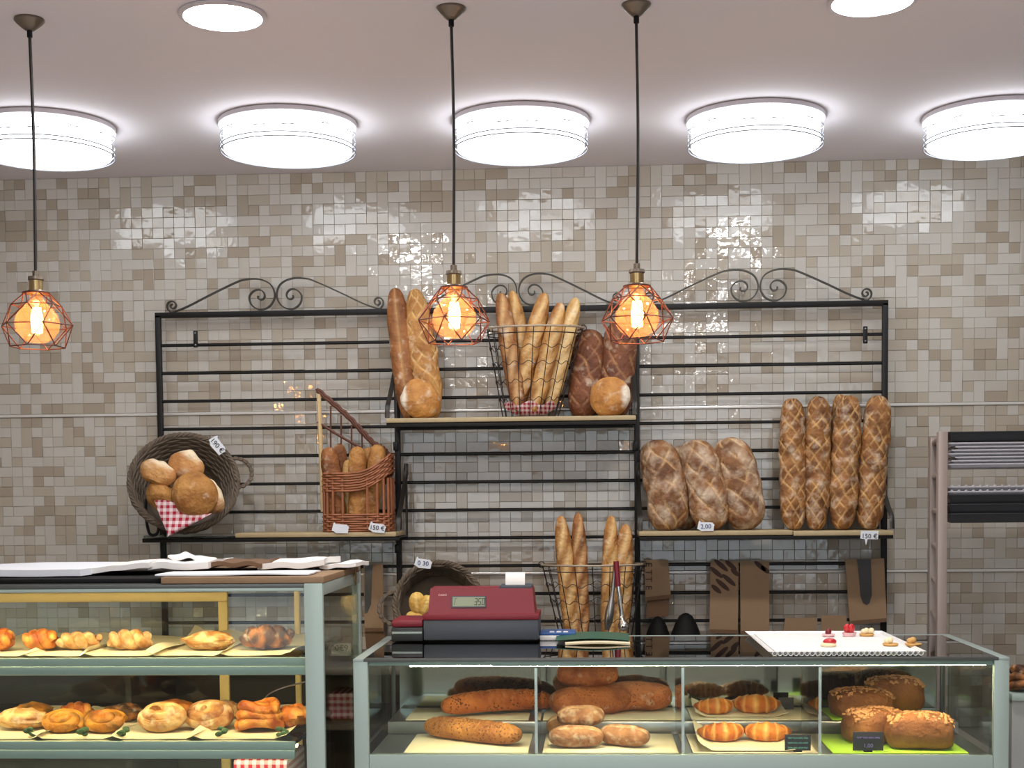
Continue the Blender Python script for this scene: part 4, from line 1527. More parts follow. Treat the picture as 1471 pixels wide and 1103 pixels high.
mb = MB(); mb.box((low(1186, -1.28), ys_ + .02, zs_ + .0004), (low(1330, -1.28), YB_ - .03, zs_ + .004), bev=.001); put('lime_mat', mb, 'lime', label='lime green mat under the rear crumb cakes on the step', cat='mat')


def lay(px0, py0, px1, py1, Y, wp, z, mt_, label, group, flat=.82, dY=0.0, **k):
    """loaf lying on level z, its ends seen at the two pixels"""
    a, b = at(px0, py0, Y), at(px1, py1, Y + dY)
    r = wp / 2 / (2000 / (5.7 + Y))
    return bread(k.pop('name', 'bread_loaf'), V((a.x, Y, z + r * flat)), V((b.x, Y + dY, z + r * flat)), r, r * flat, mt_, label, group, front=V((0, -.3, 1)), **k)


gl = 'loaves in the low case'
ZU = zs_ + .005
ZDn = zd + .005
lay(633, 1015, 795, 1000, -1.37, 37, ZU, 'sesame', 'orange seeded loaf on the raised step at the till end', gl, dY=.13, style='rings', seed=71, pe=5, lump=.04, bend=V((0, 0, .012)))
lay(612, 1050, 748, 1075, -1.47, 37, ZDn, 'sesame2', 'golden seeded loaf on the front deck at the till end', gl, dY=-.19, style='rings', seed=72, pe=5, lump=.04)
lay(792, 1015, 905, 985, -1.39, 52, ZU, 'soft', 'soft orange-brown loaf, front one on the raised step', gl, dY=.16, seed=73, pe=4, lump=.12)
lay(830, 1000, 966, 1000, -1.24, 50, ZU, 'soft', 'soft brown loaf behind, toward the croissants', gl, dY=.03, seed=74, pe=4, lump=.12)
lay(800, 980, 888, 970, -1.30, 44, ZU + .085, 'soft', 'soft orange-brown loaf lying on top of two others', gl, dY=.04, seed=75, pe=3, lump=.14)
gr = 'floury rolls in the low case'
lay(786, 1045, 845, 1045, -1.50, 38, ZDn, 'roll', 'floury roll at the back of the heap, half hidden', gr, name='bread_roll', seed=76, pe=3, style='seam', dY=.05)
lay(800, 1040, 868, 1040, -1.58, 36, ZDn + .045, 'floury', 'floury roll lying on top of the heap', gr, name='bread_roll', seed=77, pe=3, style='seam', dY=.04)
lay(788, 1068, 867, 1068, -1.66, 38, ZDn, 'floury', 'floury roll lying lowest at the front of the heap', gr, name='bread_roll', seed=78, pe=3, style='seam', dY=-.01)
lay(862, 1066, 932, 1070, -1.60, 36, ZDn, 'floury', 'floury roll lying apart toward the croissants', gr, name='bread_roll', seed=79, pe=3, style='seam', dY=-.08)
gc = 'croissants in the low case'
for i, (a, b, y0, y1, z0) in enumerate(((996, 1126, ys_ + .05, YB_ - .05, zs_ + .004), (1000, 1132, YF_ + .05, ys_ - .02, zd + .004))):
    ym = (y0 + y1) / 2
    mb = crumple(low(a, ym), low(b, ym), y0, y1, z0, .006, 4 + i, .014)
    put('baking_paper', mb, 'parch', label=['baking paper sheet under the two rear croissants', 'baking paper sheet under the two front croissants'][i], cat='paper', group='baking paper sheets')
for (px, Y, z0, wp, lab, sd, an) in ((1026, -1.30, zs_ + .010, 56, 'croissant on the raised step, the one nearer the soft loaves', 1, 3.3), (1086, -1.28, zs_ + .010, 66, 'biggest croissant, on the raised step by the rear card', 2, 3.0),
                                 (1036, -1.56, zd + .010, 66, 'front croissant nearer the floury rolls', 3, 3.3), (1102, -1.56, zd + .010, 66, 'front croissant beside the green chalk card', 4, 2.95)):
    s_ = 2000 / (5.7 + Y)
    croissant((at(px, 1040, Y).x, Y, z0), wp / s_ * 1.12, an, lab, gc, sd)
gk = 'crumb cakes in the low case'
for (px, Y, z0, wp, hp, an, lab, sd) in ((1236, -1.33, ZU, 88, 35, .1, 'reddish crumb cake on the step, nearer the croissants', 1), (1284, -1.22, ZU, 82, 44, 0, 'shaded crumb cake behind, on the step', 2),
                                     (1256, -1.57, ZDn, 86, 44, .25, 'golden crumb cake behind the purple-lettered card', 3), (1320, -1.66, ZDn, 96, 45, -.12, 'largest brown crumb cake at the corner of the case', 4)):
    s_ = 2000 / (5.7 + Y)
    cake('crumb_cake', V((at(px, 1040, Y).x, Y, z0)), wp / s_, .13, hp / s_, an, lab, gk, sd)


def chalk(px, py, wp, hp, Y, z0, lines, ink, label):
    s_ = 2000 / (5.7 + Y)
    x = at(px, py, Y).x
    w_, h_ = wp / s_, hp / s_
    t = thing('price_card', label, 'price card', V((x, Y, z0)), 'black chalk price cards')
    mb = MB(); mb.box((x - w_ / 2, Y - .002, z0 + .004), (x + w_ / 2, Y + .002, z0 + .004 + h_), bev=.0008); put('card', mb, 'chalk', t)
    mb = MB(); mb.box((x - .012, Y - .004, z0), (x + .012, Y + .012, z0 + .006), bev=.001); put('clip', mb, 'black', t)
    for i, l in enumerate(lines):
        if l == '~':                    # chalk handwriting too worn to read: loose wavy strokes
            zc = z0 + .004 + h_ * (1 - (i + .7) / (len(lines) + .3))
            mb = MB()
            for k in range(4):
                xk = x - w_ * .38 + w_ * .2 * k
                mb.tube([V((xk + w_ * .16 * q / 8, Y - .0024, zc + h_ * .06 * math.sin(q * 1.9 + k * 1.3 + i))) for q in range(9)], .0008, 5)
            put('chalk_stroke', mb, ink, t)
            continue
        put('lettering', text_mb(l, h_ * .30, V((x, Y - .0026, z0 + .004 + h_ * (1 - (i + .7) / (len(lines) + .3)))), depth=.0003), ink, t)


chalk(1146, 1070, 37, 23, -1.735, zd + .004, ['~', '~', '~'], 'inkgreen', 'chalk price card with green writing beside the front croissants')
chalk(1247, 1067, 43, 27, -1.735, zd + .004, ['~', '1,00'], 'inkchalk', 'chalk price card with purple writing before the crumb cakes')
chalk(1129, 1010, 22, 17, -1.20, zs_ + .0, [], 'inkgreen', 'small dark price card on the step behind the croissants')

# ---------- tall case
xL0, xL1 = -2.62, at(465, 950, YF_).x
zt2 = at(440, 838, YF_).z
z1 = at(200, 944, YF_ + .03).z
z2 = at(200, 1064, YF_ + .03).z
tc_ = thing('glass_display_case', 'tall glass display case with sweet pastries on two lit shelves, papers on top', 'display case', ((xL0 + xL1) / 2, (YF_ + YB_) / 2, 0), 'glass bakery display cases')
pw2 = .054
mb = MB(); mb.box((xL1 - pw2, YF_, .1), (xL1, YF_ + .02, zt2), bev=.003); put('front_post', mb, 'alu', tc_)
mb = MB(); mb.box((xL1 - .028, YB_ - .02, .1), (xL1, YB_, zt2), bev=.003); put('rear_post', mb, 'frost', tc_)
mb = MB(); mb.box((xL1 - .018, YF_ + .02, zt2 - .035), (xL1, YB_ - .02, zt2), bev=.002); put('side_rail', mb, 'frost', tc_)
mb = MB(); mb.box((xL1 - .012, YF_ + .021, .56), (xL1 - .006, YB_ - .021, zt2 - .035)); put('side_pane', mb, 'glass', tc_)
mb = MB(); mb.box((xL0, YF_ + .008, .56), (xL1 - pw2, YF_ + .013, zt2 - .022)); put('front_pane', mb, 'glass', tc_)
mb = MB(); mb.box((xL0, YF_ + .004, zt2 - .022), (xL1 - pw2, YF_ + .024, zt2 - .012), bev=.002); put('top_rail', mb, 'alu', tc_)
mb = MB(); mb.box((xL0, YF_ + .002, zt2 - .012), (xL1 - pw2, YF_ + .026, zt2 - .001), bev=.002); put('top_seal', mb, 'aludark', tc_)
mb = MB(); mb.box((xL0, YF_ + .026, zt2 - .010), (xL1 - .018, YB_ - .02, zt2)); put('top_pane', mb, 'aludark', tc_)
mb = MB(); mb.box((xL0, YF_ + .03, zt2 - .020), (xL1 - pw2, YF_ + .05, zt2 - .0105)); put('led_strip', mb, 'ledsoft', tc_)
mb = MB(); mb.box((xL0, YF_ + .004, .06), (xL1, YB_, .56), bev=.004); put('base_cabinet', mb, 'alu', tc_)
mb = MB(); mb.box((xL0, YF_ + .03, 0), (xL1 - .02, YB_, .06)); put('plinth', mb, 'black', tc_)
for zz, xe in ((z1, xL1 - pw2), (z2, at(424, 1070, YF_ + .03).x)):
    mb = MB(); mb.box((xL0, YF_ + .04, zz - .012), (xe, YB_ - .05, zz - .002)); put('shelf', mb, 'acryl', tc_)
    mb = MB(); mb.box((xL0, YF_ + .03, zz - .028), (xe, YF_ + .045, zz - .002), bev=.003)
    mb.box((xL0, YF_ + .024, zz - .052), (xe, YF_ + .040, zz - .026), bev=.004)
    put('price_rail', mb, 'alu', tc_)
    mb = MB(); mb.box((xL0, YF_ + .05, zz - .022), (xe, YF_ + .066, zz - .0135)); put('led_strip', mb, 'ledsoft', tc_)
# sliding rear doors with cream frames
def dframe(px0, px1, y, pane):
    a, b = at(px0, 900, y).x, at(px1, 900, y).x
    z0_, z1_ = .60, at(200, 851, y).z
    fwid = .031
    mb = MB(); mb.box((a, y, z1_ - fwid), (b, y + .016, z1_), bev=.002); mb.box((a, y, z0_), (b, y + .016, z0_ + fwid), bev=.002)
    mb.box((a, y, z0_ + fwid), (a + fwid, y + .016, z1_ - fwid), bev=.002); mb.box((b - fwid, y, z0_ + fwid), (b, y + .016, z1_ - fwid), bev=.002)
    put('door_frame', mb, 'gold', tc_)
    if pane:
        mb = MB(); mb.box((a + fwid, y + .006, z0_ + fwid), (b - fwid, y + .010, z1_ - fwid)); put('door_pane', mb, 'acryl', tc_)


dframe(-160, 327, YB_ - .028, True)
mb = MB(); x_ = at(429, 900, YB_).x; mb.box((x_ - .010, YB_ - .02, .60), (x_ + .008, YB_ - .004, zt2 - .03), bev=.002); put('door_jamb', mb, 'gold', tc_)
mb = MB(); mb.box((xL0, YB_ - .03, zt2 - .03), (xL1 - .03, YB_, zt2 - .011), bev=.002); put('rear_rail', mb, 'aludark', tc_)
mb = MB(); mb.tube([V((xL1 + .004, YB_ - .13 + .010 * math.cos(a), zt2 - .014 + .022 * math.sin(a))) for a in [2 * PI * i / 20 for i in range(20)]], .003, 6, closed=True); put('ring_pull', mb, 'brass', tc_)

gp = 'sweet pastries on the upper lit shelf'
gq = 'sweet pastries on the lower lit shelf'


def pastry(px0, px1, py0, py1, Y, z, mt_, kind, label, group, seed):
    s_ = 2000 / (5.7 + Y)
    x = at((px0 + px1) / 2, py1, Y).x
    swirl((x, Y, z + .004), (px1 - px0) / s_, (py1 - py0) / s_, mt_, label, group, kind, seed)


for (a, b, c, d, mt_, kd, lab, sd) in ((-22, 26, 906, 936, 'danishorange', 'twist', 'glazed orange pastry cut by the frame on the upper shelf', 1),
                                   (28, 92, 905, 934, 'danishorange', 'twist', 'glazed orange twist with yellow end on the upper shelf', 2),
                                   (76, 152, 911, 936, 'danishpale', 'twist', 'sugared brown twist beside the orange one', 3),
                                   (148, 226, 908, 936, 'danishpale', 'twist', 'sugared pale twist with curled golden end', 4),
                                   (262, 338, 913, 938, 'danishpale', 'flat', 'flat golden puff beside the dark braided bread', 5),
                                   (338, 430, 904, 937, 'choc', 'twist', 'dark cocoa braided bread on the upper shelf next to the post', 6)):
    pastry(a, b, c, d, -1.60, z1, mt_, kd, lab, gp, sd)
for (a, b, c, d, Y, mt_, kd, lab, sd) in ((-6, 72, 1024, 1052, -1.58, 'danishpale', 'flat', 'flat pale-brown puff at the far end of the lower shelf', 11),
                                      (58, 130, 1022, 1056, -1.62, 'danish', 'coil', 'yellow coiled bun, first of two', 12), (120, 190, 1022, 1056, -1.62, 'danish', 'coil', 'yellow coiled bun, second of two, by the cream buns', 13),
                                      (150, 208, 1020, 1044, -1.44, 'choc', 'flat', 'dark brown bun behind the yellow coils', 14), (198, 276, 1012, 1056, -1.60, 'danishpale', 'coil', 'cream and cinnamon bun in the middle of the lower shelf', 15),
                                      (264, 342, 1012, 1056, -1.56, 'danishpale', 'coil', 'cream and cinnamon bun beside the orange folds', 16), (340, 406, 1014, 1056, -1.60, 'danishorange', 'fold', 'orange folded pastry stack on the lower shelf', 17),
                                      (398, 448, 1024, 1056, -1.56, 'danishorange', 'flat', 'brown orange puff half hidden by the case post', 18)):
    pastry(a, b, c, d, Y, z2, mt_, kd, lab, gq, sd)
pn = 0
for (zz, lst, nm) in ((z1, ((-30, 66), (60, 150), (146, 250), (232, 340), (334, 432)), 'upper'), (z2, ((-30, 84), (70, 184), (180, 300), (290, 424)), 'lower')):
    for i, (a, b) in enumerate(lst):
        lab = {0: 'baking paper under the pastry cut by the frame', 1: 'baking paper under the glazed twist' if nm == 'upper' else 'baking paper under the yellow coiled buns', 2: 'baking paper under the sugared pale twist' if nm == 'upper' else 'baking paper under the cinnamon buns',
               3: 'raised baking paper under the flat golden puff' if nm == 'upper' else 'baking paper under the orange folded stack', 4: 'baking paper under the dark braided bread'}[i]
        mb = crumple(at(a, 940, YF_ + .2).x, at(b, 940, YF_ + .2).x, YF_ + .052, YB_ - .10, zz - .001, .006, pn * 1.3 + 2, .014 if i % 2 else .010)
        put('baking_paper', mb, 'parch', label=lab + ', ' + nm + ' shelf', cat='paper', group='baking paper sheets')
        pn += 1
for i, (px, lab) in enumerate(((42, 'green leaf sprig beside the flat pale-brown puff'), (118, 'green leaf sprig between the yellow coiled buns'), (177, 'green leaf sprig at the front edge after the second coil'), (318, 'green leaf sprig before the cinnamon bun'), (405, 'green leaf sprig below the orange pastries'))):
    x = at(px, 1060, YF_ + .07).x
    mb = MB()
    for k in range(5):
        a = k * 1.3 + i
        q = V((x + .010 * math.cos(a), YF_ + .072 + .006 * math.sin(a), z2 + .012 + .004 * k))
        mb.ball(q, (.011, .005, .007), 7, 5)
    put('leaf_sprig', mb, 'leafgreen', label=lab, cat='garnish', group='leaf sprigs on the lower shelf')
for (a, b, c, d, Y, mt_, kd, lab, sd) in ((222, 282, 1012, 1040, -1.40, 'danishorange', 'flat', 'orange puff behind the first cinnamon bun', 21), (300, 350, 1014, 1040, -1.40, 'danishpale', 'twist', 'pale twist behind the second cinnamon bun', 22), (20, 76, 1016, 1040, -1.40, 'danish', 'flat', 'golden puff behind the flat pale-brown one', 23), (84, 140, 1014, 1038, -1.40, 'danishorange', 'twist', 'orange twist behind the first yellow coil', 24)):
    pastry(a, b, c, d, Y, z2, mt_, kd, lab, gq, sd)
mb = MB(); pa, pb_, pc_ = at(362, 1030, -1.26), at(388, 996, -1.26), at(432, 981, -1.26)
mb.tube(spline([V((pa.x - .01, -1.26, z2 + .004)), pa, pb_, pc_, V((pc_.x + .03, -1.26, pc_.z + .004))], 8), .0075, 8, flat=.4)
put('steel_hoop', mb, 'chrome', label='curved steel hoop standing behind the orange folded pastry in the tall case', cat='hoop')
a, b = at(338, 1098, -1.55).x, at(416, 1098, -1.55).x
t = thing('lined_box', 'gingham-covered box on the floor of the tall case, just under the lower shelf', 'box', V(((a + b) / 2, -1.5, .56)))
zb_ = at(377, 1091, -1.58).z
mb = MB(); mb.box((a + .008, -1.57, .5605), (b - .008, -1.33, zb_ - .01), bev=.004); put('box_body', mb, 'kraft', t)
mb = MB(); mb.box((a, -1.58, .575), (b, -1.32, zb_), bev=.01); put('gingham_cover', mb, 'gingham', t)
# price label inside the side pane
c = at(491, 931, -1.24)
t = thing('price_label', 'small white price label inside the side of the tall case', 'price label', V((c.x, -1.24, c.z - .03)))
mb = MB(); mb.box((c.x - .034, -1.242, c.z - .018), (c.x + .030, -1.238, c.z + .016)); mb.box((c.x - .034, -1.26, c.z - .022), (c.x + .03, -1.21, c.z - .018)); put('card', mb, 'paper', t)
put('lettering', text_mb('0€9', .026, V((c.x, -1.2435, c.z)), depth=.0004), 'ink', t)

# ---------- papers on the tall case
gpp = 'papers on the tall case'
x0, x1 = at(233, 830, YF_ + .02).x, xL1 + .003
mb = MB(); mb.box((x0, YF_ + .005, zt2 + .0005), (x1, YB_ - .02, zt2 + .020), bev=.003)
put('tray_board', mb, 'brownboard', label='thin brown board lying on the corner of the tall case, under papers', cat='board')
mb = MB(); mb.box((xL0, YF_ + .06, zt2 + .0005), (x0 - .004, YB_ - .05, zt2 + .014), bev=.003)
put('tray_board', mb, 'black', label='black board lying along the top of the tall case', cat='board')


def paper(px0, px1, y0, y1, z, th, seed, label, mt_='paper', wav=.010, tilt=0.0):
    a, b = at(px0, 815, (y0 + y1) / 2).x, at(px1, 815, (y0 + y1) / 2).x
    mb = MB()
    mb.sheet(lambda u, v: V((a + (b - a) * u + .01 * noise.noise(V((v * 2, seed, 0))), y0 + (y1 - y0) * v, z + th + wav * (noise.noise(V((u * 2.2, v * 1.6, seed))) + .5) + tilt * u)), 18, 8, th)
    put('paper_sheets', mb, mt_, label=label, cat='paper', group=gpp)


paper(-60, 150, -1.66, -1.25, zt2 + .015, .020, 1, 'cool white stack of papers on the black board, cut by the frame', 'papercool', .007)
paper(148, 236, -1.58, -1.28, zt2 + .015, .016, 2, 'folded white paper rising at its end beside the white stack', 'paper', .012, .018)
paper(234, 318, -1.55, -1.25, zt2 + .021, .020, 3, 'crumpled white papers at the middle of the case top', 'paper', .014, .004)
paper(255, 300, -1.42, -1.22, zt2 + .056, .006, 9, 'small loose paper lying on the crumpled white papers', 'paper', .012, -.016)
paper(236, 452, -1.76, -1.58, zt2 + .021, .004, 4, 'smooth white sheet along the front edge of the brown board', 'papercool', .003)
paper(312, 388, -1.52, -1.26, zt2 + .021, .014, 5, 'crumpled brown paper between the white piles', 'kraftdark', .022, .004)
paper(385, 478, -1.50, -1.22, zt2 + .021, .018, 6, 'folded white napkin pile on the brown board', 'paper', .010, .010)
paper(470, 521, -1.45, -1.20, zt2 + .021, .012, 7, 'white papers overhanging the corner of the brown board', 'paper', .012, .002)

# ------------------------------------------------------------------ till
YC = -1.335
t = thing('cash_register', 'red and slate cash register standing on the low display case', 'cash register', V((at(690, 920, YC).x, YC + .1, zt)))


def q(px, py, y=YC):
    return at(px, py, y)


a, b = q(608, 905), q(774, 905)
zb0, zb1, zb2, zb3 = zt + .006, q(690, 890).z, q(690, 882).z, q(690, 846).z
mb = MB(); mb.box((a.x, YC, zb0), (b.x, YC + .19, zb1), bev=.006); put('base', mb, 'greyplastic', t)
mb = MB(); mb.box((a.x - .001, YC - .003, zb1 - .001), (b.x + .001, YC + .19, zb2), bev=.003); put('red_flange', mb, 'redplastic', t)
a2, b2 = q(614, 860), q(768, 860)
mb = MB()
lo = [(a2.x, YC + .008), (b2.x, YC + .008), (b2.x, YC + .18), (a2.x, YC + .18)]
hi = [(a2.x + .006, YC + .03), (b2.x - .008, YC + .03), (b2.x - .008, YC + .16), (a2.x + .006, YC + .16)]
mb.add([V((x, y, zb2 - .001)) for x, y in lo] + [V((x, y, zb3)) for x, y in hi], [(0, 1, 5, 4), (1, 2, 6, 5), (2, 3, 7, 6), (3, 0, 4, 7), (4, 5, 6, 7), (3, 2, 1, 0)])
mb.smooth = False
put('housing', mb, 'redplastic', t)
nf = V((0, -(zb3 - zb2), .022)).normalized()
uy = V((0, .022, zb3 - zb2)).normalized()


def onface(px, py, off):
    p = q(px, py, YC + .018)
    h = (p.z - zb2) / (zb3 - zb2)
    return V((p.x, YC + .008 + .022 * h, p.z)) + nf * off


dcen = onface(673.5, 864.5, .001)
mb = MB(); ex, ey = .055, .0185
mb.smooth = False
mb.prism([dcen + V((sx * ex, 0, 0)) + uy * (sy * ey) for sx, sy in ((-1, -1), (1, -1), (1, 1), (-1, 1))], nf * .002); d_ = put('display_bezel', mb, 'greyplastic', t)
mb = MB(); mb.smooth = False
mb.prism([dcen + nf * .002 + V((sx * ex * .93, 0, 0)) + uy * (sy * ey * .82) for sx, sy in ((-1, -1), (1, -1), (1, 1), (-1, 1))], nf * .0008); d_ = put('display', mb, 'lcd', t)
SEG = {'3': 'abgcd', '5': 'afgcd', '0': 'abcdef', 'r': 'aef'}


def seg7(ch, o, w_, h_):
    mb = MB(); mb.smooth = False
    th = w_ * .2
    R = {'a': (0, h_ - th, w_, h_), 'g': (0, h_ / 2 - th / 2, w_, h_ / 2 + th / 2), 'd': (0, 0, w_, th), 'f': (0, h_ / 2, th, h_), 'b': (w_ - th, h_ / 2, w_, h_), 'e': (0, 0, th, h_ / 2), 'c': (w_ - th, 0, w_, h_ / 2)}
    for s in SEG[ch]:
        x0, y0, x1, y1 = R[s]
        mb.prism([o + V((x, 0, 0)) + uy * y + V((y * .12, 0, 0)) for x, y in ((x0, y0), (x1, y0), (x1, y1), (x0, y1))], nf * .0004)
    return mb


for ch, dx in (('r', -.046), ('3', .017), ('5', .029), ('0', .041)):
    put('digit', seg7(ch, dcen + nf * .0029 + V((dx, 0, 0)) - uy * .011, .0085 if ch != 'r' else .006, .022), 'ink', d_)
put('lettering', text_mb('CASIO', .0095, onface(635.5, 855, .0012), V((1, 0, 0)), uy, .0004), 'cup', t)
sl0, sl1 = q(718, 847, YC + .05), q(764, 847, YC + .05)
mb = MB(); mb.box((sl0.x, YC + .032, zb3 - .004), (sl1.x, YC + .15, zb3 + .008), bev=.002); put('printer_cover', mb, 'greyplastic', t)
r0, r1 = q(726, 840, YC + .08), q(754, 840, YC + .08)
zr = q(740, 824, YC + .08).z
mb = MB()
mb.sheet(lambda u, v: V((r0.x + (r1.x - r0.x) * u, YC + .08 + .018 * v * v, zb3 + .004 + (zr - zb3) * v)), 2, 8, V((0, .0006, 0)))
put('receipt', mb, 'paper', t, label='white paper receipt')
# keypad drawer at its side
a, b = q(562, 905), q(607.5, 905)
k1, k2_, k3 = q(585, 901).z, q(585, 890).z, q(585, 909).z
mb = MB(); mb.box((a.x, YC - .002, zt + .004), (b.x, YC + .17, k1), bev=.004); put('keypad_base', mb, 'darkplastic', t)
mb = MB(); mb.box((a.x + .001, YC - .004, k1), (b.x, YC + .17, k2_), bev=.008); put('keypad_cover', mb, 'redplastic', t)
mb = MB(); mb.box((a.x + .003, YC - .006, k3 - .003), (b.x - .003, YC - .0015, k3 + .004), bev=.001); put('trim_strip', mb, 'frost', t, label='pale strip')

# ------------------------------------------------------------------ boxes and folder beside the till
Yq = -1.27
a, b = at(776, 912, Yq), at(827, 912, Yq)
t = thing('paper_box', 'flat white box with blue top beside the till', 'box', V(((a.x + b.x) / 2, Yq, zt)))
mb = MB(); mb.box((a.x, Yq - .03, zt + .001), (b.x, Yq + .1, zt + .017), bev=.002); put('carton', mb, 'white', t)
mb = MB(); mb.box((a.x + .001, Yq - .028, zt + .017), (b.x - .001, Yq + .1, zt + .025), bev=.002); put('lid', mb, 'blue', t, label='blue lid with white marks')
mb = MB()
for k in range(3):
    mb.box((a.x + .03 + k * .022, Yq - .012, zt + .025), (a.x + .045 + k * .022, Yq + .03, zt + .0256))
put('white_mark', mb, 'white', t)
a, b = at(812, 924, -1.42), at(905, 924, -1.42)
t = thing('paper_folder', 'thin green folder lying open on the case beside the blue box', 'folder', V(((a.x + b.x) / 2, -1.36, zt)))
mb = MB(); mb.sheet(lambda u, v: V((a.x + (b.x - a.x) * u, -1.44 + .16 * v, zt + .006 + .004 * math.sin(PI * u) + .004 * v)), 10, 4, .005); put('sheets', mb, 'parch', t)
mb = MB(); mb.sheet(lambda u, v: V((a.x - .03 + (b.x - a.x + .03) * u, -1.41 + .17 * v, zt + .0135 + .006 * math.sin(PI * u) + .004 * v)), 10, 4, .002); put('cover', mb, 'green', t)

# ------------------------------------------------------------------ white tray with tartlets
zT = zt
y0, y1 = YF_ + .05, YB_ - .03
fx0, fx1 = at(1110, 940, y0).x, at(1322, 940, y0).x
bx0, bx1 = at(1084, 910, y1).x, at(1272, 910, y1).x
bx0, bx1 = fx0 - .02, fx1 - .0
t = thing('serving_tray', 'white rectangular tray with lace paper edge on the low case', 'tray', V(((fx0 + fx1) / 2, (y0 + y1) / 2, zT)))
mb = MB(); mb.smooth = False
ft = .014
mb.add([V((fx0, y0, zT + .001)), V((fx1, y0, zT + .001)), V((fx1, y1, zT + .001)), V((fx0, y1, zT + .001)),
        V((fx0 - ft, y0 - ft, zT + .014)), V((fx1 + ft, y0 - ft, zT + .014)), V((fx1 + ft, y1 + ft * .4, zT + .014)), V((fx0 - ft, y1 + ft * .4, zT + .014)),
        V((fx0, y0, zT + .006)), V((fx1, y0, zT + .006)), V((fx1, y1, zT + .006)), V((fx0, y1, zT + .006))],
       [(3, 2, 1, 0), (0, 1, 5, 4), (1, 2, 6, 5), (2, 3, 7, 6), (3, 0, 4, 7), (8, 9, 10, 11), (4, 5, 9, 8), (5, 6, 10, 9), (6, 7, 11, 10), (7, 4, 8, 11)])
put('tray_body', mb, 'white', t)
mb = MB(); mb.sheet(lambda u, v: V((fx0 + .012 + (fx1 - fx0 - .018) * u, y0 + .004 + (y1 - y0 - .01) * v, zT + .010 + .001 * math.sin(9 * u))), 12, 4, .002); put('paper_liner', mb, 'paper', t)
for k in range(28):
    u = (k + .5) / 28
    x = fx0 - .004 + (fx1 - fx0 + .01) * u
    mb = MB(); mb.tube([V((x + .0062 * math.cos(g), y0 - ft - .001, zT + .0085 + .0062 * math.sin(g))) for g in [2 * PI * i / 10 for i in range(10)]], .0016, 5, closed=True); put('lace_loop', mb, 'white', t)
zp = zT + .0105
gt = 'small tartlets on the white tray'


def tartlet(px, py, r, kind, label):
    c = atz(px, py, zp)
    t = thing('tartlet', label, 'tartlet', V((c.x, c.y, zp)), gt)
    mb = MB()
    if kind == 'berry':
        mb.lathe([(.001, zp), (r, zp), (r * 1.3, zp + .006), (r * 1.2, zp + .008), (.001, zp + .007)], V((c.x, c.y, 0)), 18); put('pastry_case', mb, 'cup', t)
        mb = MB(); mb.ball((c.x, c.y, zp + .014), (r * .62, r * .62, .012), 12, 8, fn=lambda d: 1 + .08 * math.sin(12 * d.x) * math.sin(12 * d.z)); put('raspberry', mb, 'darkred', t)
    elif kind == 'straw':
        mb.lathe([(.001, zp), (r * .85, zp), (r * 1.1, zp + .013), (r, zp + .013), (.001, zp + .011)], V((c.x, c.y, 0)), 20); put('paper_cup', mb, 'cup', t)
        for k in range(4):
            a = k * PI / 2 + .5
            mb = MB(); mb.ball((c.x + r * .45 * math.cos(a), c.y + r * .45 * math.sin(a), zp + .025), (r * .5, r * .42, .015), 10, 7); put('strawberry_slice', mb, 'red', t)
    elif kind == 'half':
        mb.lathe([(.001, zp), (r, zp), (r * 1.1, zp + .005), (r * .9, zp + .010), (.001, zp + .012)], V((c.x, c.y, 0)), 18); put('pastry_case', mb, 'cream', t)
        mb = MB(); mb.ball((c.x + .004, c.y, zp + .013), (r * .95, r * .8, .011), 12, 8); put('strawberry_glaze', mb, 'darkred' if kind != 'half' else 'red', t)
    else:
        mb.lathe([(.001, zp), (r, zp), (r * 1.25, zp + .007), (r * 1.1, zp + .009), (.001, zp + .008)], V((c.x, c.y, 0)), 18); put('pastry_case', mb, 'tart', t)
        for k in range(4 if kind == 'puffs' else 2):
            mb = MB(); mb.ball((c.x + (k - 1.2) * r * .4, c.y - .003 * (k % 2), zp + .015 + (.003 if k % 2 else 0)), (r * .5, r * .6, .0095), 10, 7); put('topping', mb, 'cream' if kind != 'nut' else 'tart', t)


tartlet(1190, 914, .016, 'berry', 'tiny tartlet with one dark raspberry')
tartlet(1220, 914, .021, 'straw', 'tartlet heaped with red strawberries in a pink paper cup')
tartlet(1245, 914, .019, 'puffs', 'tartlet topped with cream puffs beside the strawberries')
tartlet(1190, 928, .021, 'half', 'tartlet half red and half cream in the front row')
tartlet(1279, 928, .019, 'cream', 'tartlet with plain cream mound in the front row')
tartlet(1312, 928, .020, 'nut', 'nut tartlet at the corner of the white tray')

# ------------------------------------------------------------------ metal tray trolley
tr = thing('tray_trolley', 'grey metal tray trolley with stacked baking trays at the side wall', 'trolley', V((1.6, -.75, 0)))
yf, yb = -.93, -.45
xf_ = at(1353, 700, yf).x
xb_ = at(1341, 700, yb).x
zt3 = at(1353, 620, yf).z
wdt = .66
dxr = .0
for x, y in ((xf_, yf), (xb_, yb), (xf_ + wdt, yf), (xb_ + wdt, yb)):
    mb = MB(); mb.box((x - .0155, y - .0155, .1), (x + .0155, y + .0155, zt3), bev=.002); put('upright', mb, 'inox', tr)
    mb = MB(); mb.lathe([(.001, 0), (.02, .0), (.03, .02), (.03, .06), (.012, .1), (.001, .1)], V((x, y, 0)), 14); put('castor', mb, 'black', tr)
for s in (0, wdt):
    k = 0
    zz = zt3 - .02
    while zz > .25:
        mb = MB(); mb.tube([V((xf_ + s, yf + .015, zz)), V((xb_ + s, yb - .015, zz))], .011, 8); put('runner', mb, 'inox', tr)
        zz -= .125
mb = MB(); mb.box((xb_ + .01, yb - .012, zt3 - .03), (xf_ + wdt, yb + .012, zt3 - .005), bev=.002); put('rear_bar', mb, 'inox', tr)
gtr = 'baking trays in the trolley'


